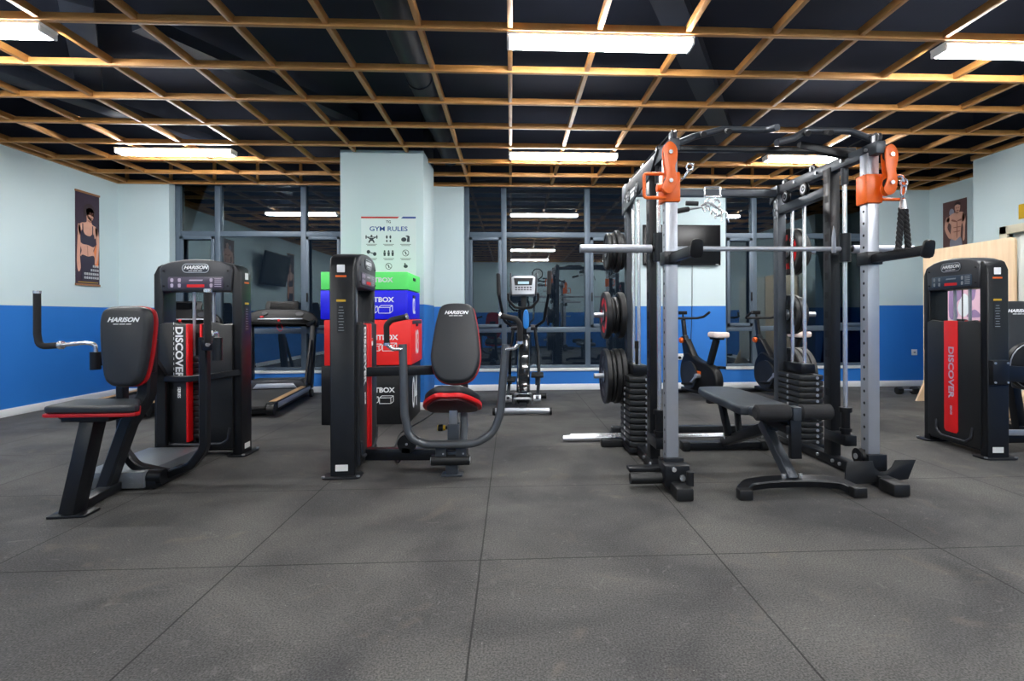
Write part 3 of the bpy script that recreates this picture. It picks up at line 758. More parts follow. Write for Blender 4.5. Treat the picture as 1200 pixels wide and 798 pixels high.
MB().b2((SX-.08, 3.35, .72), (SX+.07, 3.40, .98), .005).build('backrest_plate', 'frame_black', m1, True)
# frame
MB().bar((-2.345, 2.99, .01), (-2.285, 3.06, .50), .075, .10, bev=.006).build('front_post', 'frame_black', m1, True)
MB().rtube([(-2.42, 3.32, .02), (-2.31, 3.37, .42), (-2.225, 3.40, .58), (-2.215, 3.40, .92)], .075, .09, .12, (0, 1, 0)).build('rear_post', 'frame_black', m1, True)
MB().bar((-2.345, 2.98, .035), (-2.42, 3.5, .035), .08, .05, bev=.006).build('base_beam', 'frame_black', m1, True)
MB().prism(rrect(.19, .13, .012), 0, .014, RZ(.1, (-2.345, 3.0, 0)), .003).build('base_plate', 'frame_black', m1, True)
MB().bar((-2.40, 3.45, .045), (-2.385, 4.2, .045), .08, .07, bev=.006).build('main_beam', 'frame_black', m1, True)
st = MB(); st.b2((-2.62, 3.38, .015), (-2.235, 4.02, .115), .006); st.build('step_platform', 'diamond_plate', m1, True)
MB().rtube([(-2.22, 3.40, .84), (-2.40, 3.62, .86), (-2.585, 3.95, .80), (-2.60, 4.14, .62), (-2.60, 4.14, .1)], .07, .06, .14).build('brace', 'frame_black', m1, True)
MB().rtube([(-2.66, 4.18, .60), (-2.54, 4.11, .60), (-2.38, 4.09, .60), (-2.22, 4.11, .615), (-2.06, 4.19, .635)], .03, .045, .12).build('guard_bar', 'frame_black', m1, True)
# arms
for sgn in (-1, 1):
    px = SX + .325*sgn if sgn > 0 else SX - .17
    a = MB(); a.rtube([(px, 3.45, .93), (px, 3.45, .24), (px-.08*sgn, 3.45, .13), (px-.24*sgn, 3.50, .07)], .05, .055, .12, (0, 1, 0))
    arm = a.build('press_arm', 'frame_black', m1, True)
    bx = SX + .475*sgn if sgn > 0 else SX-.27
    if sgn > 0:
        MB().bar((px, 3.45, .88), (-1.80, 3.38, .88), .05, .06).build('bracket', 'frame_black', arm, True)
        MB().cyl((-1.79, 3.37, .79), (-1.79, 3.37, .93), .028).build('pivot_sleeve', 'frame_black', arm, True)
        hp = [(-1.79, 3.37, .92), (-1.79, 3.36, .96), (-1.76, 3.26, .96), (-1.70, 3.10, .90), (-1.692, 3.09, 1.19)]
        MB().tube(hp[:4], .012, .03, 10).build('handle_bar', 'chrome', arm, True)
        g = MB().tube([(-1.74, 3.2, .935), (-1.70, 3.10, .90), (-1.692, 3.09, 1.195)], .0185, .05, 12).build('grip', 'foam', arm, True)
        MB().cyl((-1.692, 3.09, 1.193), (-1.692, 3.09, 1.212), .02).build('grip_cap', 'chrome', g, True)
        MB().ball((-1.745, 3.2, .935), .022).build('grip_collar', 'chrome', g, True)
    else:
        MB().bar((px, 3.43, .80), (-2.47, 3.34, .80), .05, .065).build('bracket', 'frame_black', arm, True)
        MB().cyl((-2.475, 3.33, .745), (-2.475, 3.33, .85), .028).build('pivot_sleeve', 'frame_black', arm, True)
        MB().tube([(-2.475, 3.33, .85), (-2.475, 3.33, .897), (-2.53, 3.32, .905), (-2.66, 3.31, .893)], .012, .035, 10).build('handle_bar', 'chrome', arm, True)
        g = MB().tube([(-2.655, 3.31, .893), (-2.77, 3.30, .885), (-2.782, 3.30, .96), (-2.782, 3.30, 1.20)], .0185, .06, 12).build('grip', 'foam', arm, True)
        MB().cyl((-2.782, 3.30, 1.197), (-2.782, 3.30, 1.214), .02).build('grip_cap', 'chrome', g, True)
        MB().cyl((-2.645, 3.31, .893), (-2.665, 3.31, .893), .024).build('grip_collar', 'chrome', g, True)
MB().cyl((-2.33, 3.44, .07), (-2.15, 3.44, .07), .045).bar((-2.24, 3.40, .03), (-2.24, 3.75, .04), .12, .05).build('arm_pivot', 'frame_black', m1, True)

# ------------------------------------------------------------------ machine 2: chest press, centre
m2 = thing('chest_press_machine', 'black chest press with U-shaped arm and red-edged seat beside the coloured boxes', 'weight machine', (-1.125, 3.90, 0), R(92.5))
tower(m2)
def bw2(mb, name, mat, parent=m2, **k): return mb.build(name, mat, parent, True, **k)
Mb = frame((-.395, 3.93, .855), (1, 0, 0), (0, .26, 1))
bo = smooth([(-.105, .265), (0, .285), (.105, .265), (.14, .17), (.165, 0), (.172, -.13), (.14, -.235), (.08, -.285), (0, -.295), (-.08, -.285), (-.14, -.235), (-.172, -.13), (-.165, 0), (-.14, .17)], 5)
q = MB(); pad(q, bo, Mb @ Matrix.Translation((0, 0, .02)), .075, .026); back = bw2(q, 'backrest', 'vinyl')
MB().prism([(x*1.03, y*1.02) for x, y in bo], -.005, .028, Mb, .005).build('piping', 'red_piping', back, True)
logo_w(back, Mb @ Matrix.Translation((0, .205, .0955)), .034)
bw2(MB().b2((-.46, 3.98, .62), (-.34, 4.03, .95), .005), 'backrest_plate', 'frame_black')
# seat tilted up at its front
so = smooth([(-.085, -.17), (0, -.18), (.085, -.17), (.17, -.02), (.185, .10), (.15, .16), (0, .175), (-.15, .16), (-.185, .10), (-.17, -.02)], 5)
Ms = frame((-.395, 3.57, .475), (1, 0, 0), (0, .91, -.40))
q = MB(); pad(q, so, Ms @ Matrix.Translation((0, 0, .02)), .06, .022); seat = bw2(q, 'seat', 'vinyl')
MB().prism([(x*1.05, y*1.04) for x, y in so], -.004, .024, Ms, .005).build('piping', 'red', seat, True)
MB().prism([(x*.9, y*.9) for x, y in so], -.02, -.004, Ms, .003).build('seat_plate', 'maroon', seat, True)
bw2(MB().b2((-.43, 3.63, .11), (-.355, 3.71, .33), .005), 'post_sleeve', 'frame_grey')
bw2(MB().b2((-.42, 3.645, .3), (-.365, 3.695, .465), .004), 'seat_post', 'steel')
k_ = bw2(MB().cyl((-.43, 3.67, .30), (-.465, 3.67, .30), .010).cyl((-.465, 3.67, .30), (-.495, 3.67, .30), .024), 'adjustment_knob', 'plastic_black')
MB().cyl((-.495, 3.67, .30), (-.50, 3.67, .30), .02).cyl((-.447, 3.67, .30), (-.462, 3.67, .30), .018).build('knob_ring', 'yellow', k_, True)
bw2(MB().bar((-.33, 3.72, .12), (-.345, 4.02, .75), .05, .05), 'backrest_post', 'frame_grey')
bw2(MB().bar((-1.03, 3.84, .665), (-.36, 4.0, .665), .05, .065), 'upper_beam', 'frame_black')
bw2(MB().bar((-1.06, 3.82, .095), (-.39, 3.78, .095), .07, .08, bev=.006), 'lower_beam', 'frame_black')
bw2(MB().bar((-.395, 3.58, .085), (-.395, 4.05, .085), .075, .07, bev=.006), 'keel_beam', 'frame_grey')
bw2(MB().bar((-.395, 4.0, .04), (-.395, 4.06, .04), .14, .07, bev=.006), 'rear_foot', 'frame_black')
bw2(MB().b2((-.435, 3.56, .01), (-.355, 3.63, .16), .004), 'front_foot_post', 'frame_grey')
bw2(MB().prism(rrect(.14, .1, .01), 0, .012, RZ(0, (-.395, 3.60, 0)), .003), 'foot_plate', 'frame_grey')
bw2(MB().cyl((-.525, 3.55, .112), (-.275, 3.55, .112), .034), 'foot_roller', 'rubber')
MB().cyl((-.53, 3.55, .112), (-.522, 3.55, .112), .02).cyl((-.278, 3.55, .112), (-.27, 3.55, .112), .02).build('axle_cap', 'steel', m2, True)
for x in (-.46, -.33):
    p_ = bw2(MB().b2((x-.035, 3.52, .14), (x+.035, 3.60, .225), .004), 'arm_clamp', 'frame_grey')
    MB().cyl((x-.015, 3.516, .205), (x-.015, 3.522, .205), .006, seg=8).cyl((x+.015, 3.516, .16), (x+.015, 3.522, .16), .006, seg=8).build('bolt', 'steel', p_, True)
U = [(-.702, 3.52, .875), (-.688, 3.5, .42), (-.66, 3.5, .28), (-.56, 3.5, .228), (-.24, 3.5, .228), (-.12, 3.5, .29), (-.073, 3.5, .42), (-.035, 3.52, .87)]
ua = bw2(MB().tube(U, .0265, .17, 16, 8), 'press_arm', 'arm_grey')
for sx_, hp in ((-1, [(-.70, 3.5, .845), (-.76, 3.48, .845), (-.792, 3.47, .875), (-.792, 3.46, 1.0), (-.76, 3.46, 1.032), (-.668, 3.46, 1.052)]),
                (1, [(-.035, 3.5, .84), (.02, 3.48, .845), (.056, 3.47, .88), (.058, 3.46, 1.0), (.03, 3.46, 1.035), (-.066, 3.46, 1.056)])):
    MB().tube(hp[:3], .012, .03, 10).build('handle_bar', 'chrome', ua, True)
    g = MB().tube(hp[2:], .0185, .035, 12).build('grip', 'foam', ua, True)
    MB().cyl(Vector(hp[5]), Vector(hp[5])+Vector((-sx_*.012, 0, .003)), .021).build('grip_cap', 'chrome', g, True)
    MB().cyl(Vector(hp[2])-Vector((0, 0, .006)), Vector(hp[2])+Vector((0, 0, .012)), .022).build('grip_collar', 'chrome', g, True)
pl_ = bw2(MB().lathe([(0, -.02), (.062, -.02), (.064, -.012), (.056, 0), (.064, .012), (.062, .02), (0, .02)], (-.715, 3.72, .185), (0, 1, 0)), 'cable_pulley', 'plastic_black')
MB().cyl((-.715, 3.695, .185), (-.715, 3.70, .185), .008).build('axle_cap', 'steel', pl_, True)
bw2(MB().b2((-.75, 3.70, .12), (-.69, 3.76, .16), .003), 'pulley_bracket', 'frame_black')

# ------------------------------------------------------------------ machine 3: right
m3 = thing('leg_press_machine', 'black weight tower with a broad red front stripe before the wooden screen', 'weight machine', (3.555, 4.07, 0), R(87))
tower(m3)
def bw3(mb, name, mat, parent=m3, **k): return mb.build(name, mat, parent, True, **k)
Mb = frame((4.22, 4.30, .86), (1, -.12, 0), (0, .2, 1))
q = MB(); pad(q, [(x*1.15, y*1.05) for x, y in bo], Mb, .08, .026); back = bw3(q, 'backrest', 'vinyl')
MB().prism([(x*1.18, y*1.07) for x, y in bo], -.02, .008, Mb, .005).build('piping', 'red_piping', back, True)
logo_w(back, Mb @ Matrix.Translation((0, .205, .0805)), .038)
dk = bw3(MB().lathe([(0, -.03), (.165, -.03), (.185, -.02), (.185, .02), (.165, .03), (0, .03)], (4.03, 3.98, .655), (.1, 1, 0), 40), 'round_pad', 'plastic_black')
MB().ring((4.025, 3.95, .655), .178, .004, (.1, 1, 0)).build('pad_rim', 'steel', dk, True)
bw3(MB().bar((3.58, 3.86, .62), (4.3, 4.0, .56), .06, .12), 'swing_arm', 'frame_black')
b_ = bw3(MB().b2((3.475, 3.715, .54), (3.60, 3.80, .72), .006), 'arm_bracket', 'frame_black')
bb = MB()
for z in (.56, .70):
    for x in (3.49, 3.585): bb.cyl((x, 3.715, z), (x, 3.708, z), .008, seg=8)
bb.build('bracket_bolts', 'steel', b_, True)
bw3(MB().bar((3.6, 4.0, .09), (4.72, 4.05, .09), .08, .07, bev=.006), 'main_beam', 'frame_black')
bw3(MB().bar((3.6, 3.9, .16), (4.5, 3.96, .13), .04, .04), 'lower_rod', 'steel')
bw3(MB().bar((4.3, 4.35, .08), (4.25, 4.42, .85), .07, .07), 'backrest_post', 'frame_black')
bw3(MB().bar((4.3, 4.05, .08), (4.3, 4.45, .08), .07, .07), 'keel_beam', 'frame_black')
q = MB(); pad(q, so, frame((4.25, 4.05, .45), (1, -.12, 0), (.12, 1, 0)), .07, .022); bw3(q, 'seat', 'vinyl')
bw3(MB().bar((4.28, 4.1, .1), (4.26, 4.08, .45), .07, .07), 'seat_post', 'frame_black')
bw3(MB().bar((4.72, 3.8, .03), (4.72, 4.3, .03), .08, .06), 'front_foot', 'frame_black')

# ------------------------------------------------------------------ soft plyometric boxes
def box_icon(m, M, cx, cy, w, h, d):
    def seg(x0, y0, x1, y1):
        dd = Vector((x1-x0, y1-y0)); L = dd.length; dd /= L; n = Vector((-dd.y, dd.x))*.003
        flat(m, [(x0+n.x, y0+n.y), (x0-n.x, y0-n.y), (x1-n.x, y1-n.y), (x1+n.x, y1+n.y)], M, .0)
    a = [(cx, cy), (cx+w, cy), (cx+w, cy+h), (cx, cy+h)]
    for k in range(4): seg(*a[k], *a[(k+1) % 4])
    seg(cx+w, cy, cx+w+d, cy+d*.8); seg(cx+w, cy+h, cx+w+d, cy+h+d*.8); seg(cx, cy+h, cx+d, cy+h+d*.8)
    seg(cx+d, cy+h+d*.8, cx+w+d, cy+h+d*.8); seg(cx+w+d, cy+d*.8, cx+w+d, cy+h+d*.8)
BOXES = [('black_vinyl', .58, 'black', '04', 0., 0., 'lowest of the stack in front of the column'),
         ('red_vinyl', .45, 'red', '03', .025, .02, 'between the black and blue boxes of the stack'),
         ('blue_vinyl', .29, 'blue', '02', -.005, .0, 'between the red and green boxes of the stack'),
         ('green_vinyl', .18, 'green', '', .0, -.0, 'thinnest and topmost of the stack')]
z = 0
for mat, h, c, num, dx, rz, wh in BOXES:
    root = thing('plyometric_box', '%s soft plyometric box, %s' % (c, wh), 'plyo box', (-1.43+dx, 5.68, z), rz, 'stacked soft plyometric boxes')
    body = MB().b2((-.42, -.35, 0), (.42, .35, h-.006), .008).build('body', mat, root)
    Ff = FRONT((0, -.3505, 0)); Fr = RIGHT((.4205, 0, 0))
    tz = h*.5+.045 if num else h*.52
    text('lettering', 'CROSSFITBOX', .066 if num else .062, Ff @ Matrix.Translation((.055, tz, 0)), 'white' if num else 'white_paint', root, .0022, sx=1.08)
    if num:
        m = MB()
        for k, x in enumerate((-.14, 0.0, .12)): box_icon(m, Ff, x+.02, tz-.13, .06+.025*k, .04+.008*k, .025)
        m.build('box_icon', 'white', root)
        text('number', num, h*.78, Fr @ Matrix.Translation((0, h*.44, 0)), 'white', root, .004, sx=.62)
    hd = MB(); hd.b2((.4195, -.07, h-.075), (.423, .07, h-.045), .001); hd.build('hand_hole', 'plastic_black', root)
    if c == 'red': MB().b2((.4195, -.3, h-.05), (.4235, .3, h-.012), .001).build('velcro_strap', 'cloth_dark', root)
    z += h
tag(MB().tube([(-.82, 6.2, .01), (-.88, 5.6, .008), (-1.0, 4.9, .008), (-.92, 4.2, .008), (-.80, 3.85, .01), (-.75, 3.78, .11)], .006, .2, 8).build('floor_cable', 'rubber'), 'thin black cable on the floor beside the lowest black box', 'cable')

# ------------------------------------------------------------------ treadmills
def treadmill(loc, rz, label):
    t = thing('treadmill', label, 'treadmill', loc, rz, 'treadmills facing the left window')
    L = .86
    m = MB(); m.b2((-.30, -L, .09), (.30, L-.25, .125), .01); m.build('running_belt', 'belt', t)
    MB().b2((-.36, -L+.05, .03), (.36, L, .088), .006).build('deck_frame', 'plastic_black', t)
    for s in (-1, 1):
        r = MB().b2((s*.30, -L+.02, .075), (s*.395, L-.1, .15), .01).build('side_rail', 'plastic_black', t)
        MB().b2((s*.31, -L+.1, .15), (s*.385, L-.3, .156), .002).build('foot_strip', 'rail_wood', r)
        MB().b2((s*.395, -L+.12, .082), (s*.400, L-.22, .14), .001).build('side_stripe', 'silver', r)
        MB().cyl((s*.33, -L-.01, .085), (s*.40, -L-.01, .085), .06).build('end_cap', 'plastic_black', r)
        m = MB(); m.bar((s*.37, L-.10, .10), (s*.40, L-.02, .98), .07, .10, bev=.008); m.build('upright', 'frame_black', t)
        MB().bar((s*.37, L-.38, .12), (s*.385, L-.10, .75), .03, .04).build('upright_brace', 'plastic_black', t)
        MB().cyl((s*.44, L-.25, .05), (s*.40, L-.25, .05), .05).build('wheel', 'rubber', t)
        MB().tube([(s*.40, L-.02, .99), (s*.43, L-.15, 1.0), (s*.43, L-.42, .96)], .024, .05, 12).build('hand_rail', 'plastic_black', t)
    hood = [(-.36, 0), (.36, 0), (.36, .07), (.30, .12), (-.30, .12), (-.36, .07)]
    h = MB().prism(hood, 0, .34, frame((0, L-.0, .12), (1, 0, 0), (0, 0, 1)), .02, 3).build('motor_hood', 'plastic_grey', t)
    MB().prism([(-.27, .015), (.27, .015), (.22, .08), (-.22, .08)], .34, .355, frame((0, L, .12), (1, 0, 0), (0, 0, 1)), .01).build('hood_trim', 'silver', h)
    # console: winged bridge with raised display
    wing = smooth([(-.46, -.13), (-.40, -.10), (-.25, -.055), (0, -.05), (.25, -.055), (.40, -.10), (.46, -.13), (.475, -.04), (.38, .06), (.2, .11), (0, .11), (-.2, .11), (-.38, .06), (-.475, -.04)], 4)
    c = MB().prism(wing, -.03, .08, frame((0, L-.02, 1.04), (1, 0, 0), (0, .35, 1)), .02, 3).build('console', 'plastic_black', t)
    MB().prism([(-.28, -.045), (.28, -.045), (.28, -.03), (-.28, -.03)], .08, .09, frame((0, L-.02, 1.04), (1, 0, 0), (0, .35, 1)), .002).build('console_trim', 'silver', c)
    Md = frame((0, L+.0, 1.17), (1, 0, 0), (0, .4, 1))
    d = MB().prism(rrect(.42, .20, .03), 0, .04, Md, .008).build('display_housing', 'plastic_black', c)
    MB().prism(rrect(.30, .11, .008), .04, .043, Md @ Matrix.Translation((0, .02, 0))).build('display', 'screen', d)
    mk = MB()
    for k in range(7): flat(mk, rrect(.024, .010, .002, 2, -.12+k*.04, -.065), Md, .041)
    mk.build('buttons', 'lcd', d)
    Mc = frame((0, L-.02, 1.04), (1, 0, 0), (0, .35, 1))
    MB().prism(ellipse(-.2, .04, .035, .022), .08, .095, Mc).prism(ellipse(.24, .03, .05, .03), .08, .095, Mc).build('cup_holder', 'plastic_grey', c)
    MB().b2((-.03, L-.13, 1.0), (.0, L-.10, 1.03), .004).b2((-.25, L-.12, 1.05), (-.21, L-.09, 1.075), .004).build('safety_key', 'red', c)
    MB().tube([(0, L-.12, 1.0), (.04, L-.13, .90), (.0, L-.13, .86), (-.04, L-.12, .92), (-.02, L-.12, 1.0)], .003, .03, 6).build('safety_cord', 'red', c)
treadmill((-2.99, 6.6, 0), R(7), 'black treadmill between the left weight tower and the coloured boxes')
treadmill((-4.27, 6.6, 0), R(7), 'black treadmill behind the left weight tower, nearest the sportswoman poster')

# ------------------------------------------------------------------ elliptical trainer
el = thing('elliptical_trainer', 'black elliptical cross trainer standing before the middle window', 'elliptical trainer', (.14, 6.2, 0), R(-3))
MB().cyl((-.29, -.46, .045), (.29, -.46, .045), .032).build('rear_stabilizer', 'silver', el)
for s in (-1, 1): MB().cyl((s*.29, -.46, .04), (s*.315, -.46, .04), .04).build('stabilizer_cap', 'plastic_black', el)
MB().cyl((-.27, .62, .045), (.27, .62, .045), .035).build('front_stabilizer', 'plastic_black', el)
MB().bar((0, -.44, .06), (0, .62, .06), .08, .06).build('keel_beam', 'frame_black', el)
MB().tube([(-.1, -.30, .10), (-.09, -.36, .16), (.09, -.36, .16), (.1, -.30, .10)], .014, .03, 8).tube([(-.1, -.15, .12), (-.09, -.2, .19), (.09, -.2, .19), (.1, -.15, .12)], .014, .03, 8).build('crank_guard', 'steel', el)
hs = smooth([(-.30, .08), (-.05, .06), (.28, .08), (.33, .28), (.26, .52), (.20, .80), (.10, .84), (.0, .62), (-.18, .46), (-.32, .26)], 5)
MB().prism(hs, -.075, .075, frame((0, .12, 0), (0, 1, 0), (0, 0, 1)), .035, 4).build('flywheel_housing', 'housing', el)
MB().bar((0, .27, .75), (0, .22, 1.32), .06, .08).build('mast', 'frame_black', el)
Mc = frame((0, .12, 1.41), (1, 0, 0), (0, .45, 1))
c = MB().prism([(-.13, -.12), (.13, -.12), (.15, .10), (.11, .13), (-.11, .13), (-.15, .10)], -.04, .02, Mc, .012, 3).build('console', 'silver', el)
MB().prism([(-.10, .0), (.10, .0), (.115, .095), (-.115, .095)], .02, .023, Mc).build('display', 'plastic_black', c)
MB().prism(rrect(.13, .035, .004, 2, 0, .03), .023, .025, Mc).build('display_digits', 'lcd', c)
mk = MB()
for k in range(6): flat(mk, rrect(.022, .016, .003, 2, -.085+k*.034, -.03), Mc, .021); flat(mk, rrect(.022, .012, .003, 2, -.085+k*.034, -.06), Mc, .021)
mk.build('buttons', 'plastic_black', c)
for s in (-1, 1): MB().bar((s*.145, .10, 1.30), (s*.155, .16, 1.56), .02, .05).build('console_side', 'plastic_grey', c)
for s in (-1, 1):
    ph = -s*.16
    MB().tube([(0, .2, 1.15), (s*.10, .1, 1.16), (s*.17, .02, 1.24), (s*.17, -.02, 1.32)], .016, .05, 10).build('fixed_handle', 'foam', el)
    a = MB().tube([(s*.13, .32, .92), (s*.24, .22+ph*.3, 1.0), (s*.29, -.02+ph, 1.30), (s*.30, .0+ph, 1.56)], .018, .12, 10).build('swing_handle', 'frame_black', el)
    MB().tube([(s*.29, -.02+ph, 1.30), (s*.30, .0+ph, 1.56)], .024, 0, 10).build('grip', 'foam', a)
    MB().tube([(s*.13, .32, .92), (s*.17, .30, .6), (s*.18, .25+ph*.5, .34)], .02, .1, 10).build('swing_arm', 'frame_black', el)
    MB().cyl((s*.08, .32, .92), (s*.16, .32, .92), .035).build('arm_pivot', 'plastic_grey', el)
    b = MB().bar((s*.18, .28+ph*.5, .34), (s*.16, -.34, .15), .035, .05).build('pedal_bar', 'frame_grey', el)
    MB().b2((s*.16-.07, -.20+ph*.3, .34+s*.03), (s*.16+.07, .16+ph*.3, .37+s*.03), .01).build('pedal', 'plastic_black', el)
    MB().bar((s*.16, -.02+ph*.3, .27), (s*.16, -.02+ph*.3, .35+s*.03), .05, .05).build('pedal_mount', 'frame_grey', el)
    MB().cyl((s*.12, -.30, .15), (s*.2, -.30, .15), .04).build('crank_joint', 'steel', el)
tag(MB().prism(smooth([(-.025, -.09), (.025, -.09), (.032, .03), (.015, .1), (-.015, .1), (-.032, .03)]), -.03, .03, FRONT((.165, 5.98, 1.02)), .01).build('water_bottle', 'blue_plastic'), 'bright blue bottle held at the elliptical trainer mast', 'bottle')
MB()
# ------------------------------------------------------------------ spin bikes
def bike(loc, rz, label):
    t = thing('exercise_bike', label, 'exercise bike', loc, rz, 'spin bikes along the back wall')
    # local: front (handlebar) at +y, saddle at -y
    MB().b2((-.26, .42, .0), (.26, .50, .045), .01).build('front_stabilizer', 'plastic_black', t)
    MB().b2((-.24, -.50, .0), (.24, -.42, .045), .01).build('rear_stabilizer', 'plastic_black', t)
    MB().bar((0, .46, .06), (0, -.46, .06), .07, .05).build('keel_beam', 'frame_black', t)
    sh = smooth([(-.34, .14), (-.12, .08), (.22, .08), (.42, .16), (.44, .38), (.30, .56), (.05, .48), (-.24, .42), (-.36, .3)], 5)
    b = MB().prism(sh, -.06, .06, frame((0, 0, 0), (0, 1, 0), (0, 0, 1)), .025, 3).build('chain_guard', 'plastic_black', t)
    MB().lathe([(0, -.012), (.06, -.016), (.15, -.008), (.17, -.014), (.185, -.014), (.185, .012), (0, .012)], (-.075, .20, .27), (1, 0, 0)).build('flywheel', 'iron', t)
    MB().prism([(.10, .45), (.30, .42), (.40, .74), (.33, .74)], -.045, .045, frame((0, 0, 0), (0, 1, 0), (0, 0, 1)), .012, 2).build('front_fairing', 'plastic_black', t)
    MB().b2((-.064, -.05, .30), (-.058, .10, .34), .001).build('orange_label', 'orange', b)
    MB().bar((0, .30, .3), (0, .42, .78), .07, .09, bev=.01).build('front_post', 'frame_black', t)
    MB().bar((0, .40, .72), (0, .45, 1.0), .045, .05).build('handlebar_post', 'frame_black', t)
    hb = MB().tube([(-.26, .22, 1.10), (-.25, .34, 1.04), (-.2, .42, 1.02), (.2, .42, 1.02), (.25, .34, 1.04), (.26, .22, 1.10)], .017, .05, 10).build('handlebar', 'foam', t)
    MB().b2((-.06, .44, 1.07), (.06, .48, 1.12), .008).bar((0, .45, 1.0), (0, .46, 1.08), .02, .02).build('monitor', 'plastic_black', hb)
    MB().lathe([(0, -.03), (.035, -.02), (.04, .0), (.03, .02), (0, .025)], (-.05, .42, .72), (1, 0, .3), 14).build('resistance_knob', 'orange', t)
    MB().bar((0, -.10, .3), (0, -.30, .76), .06, .08, bev=.01).build('seat_post', 'frame_black', t)
    sd = smooth([(-.03, .14), (.03, .14), (.05, .02), (.10, -.10), (.06, -.15), (-.06, -.15), (-.10, -.10), (-.05, .02)], 4)
    s_ = MB().prism(sd, 0, .07, RZ(0, (0, -.30, .78)), .022, 3).build('saddle', 'towel', t, label='saddle wrapped in a pale pink cover')
    MB().b2((-.03, -.42, .755), (.03, -.20, .782), .004).build('saddle_clamp', 'plastic_black', t)
    MB().cyl((-.12, -.02, .28), (.12, -.02, .28), .03).build('crank_axle', 'steel', t)
    for s in (-1, 1):
        c = MB().bar((s*.11, -.02, .28), (s*.12, -.02-s*.12, .28+s*.11), .02, .03).build('crank', 'steel', t)
        MB().b2((s*.12, -.07-s*.12, .265+s*.11), (s*.12+s*.10, .04-s*.12, .295+s*.11), .006).build('pedal', 'plastic_black', c)
bike((2.47, 6.84, 0), R(14), 'spin bike with pink-white saddle in front of the blue pier')
bike((3.50, 6.84, 0), R(14), 'spin bike half hidden behind the right weight stack of the rack')

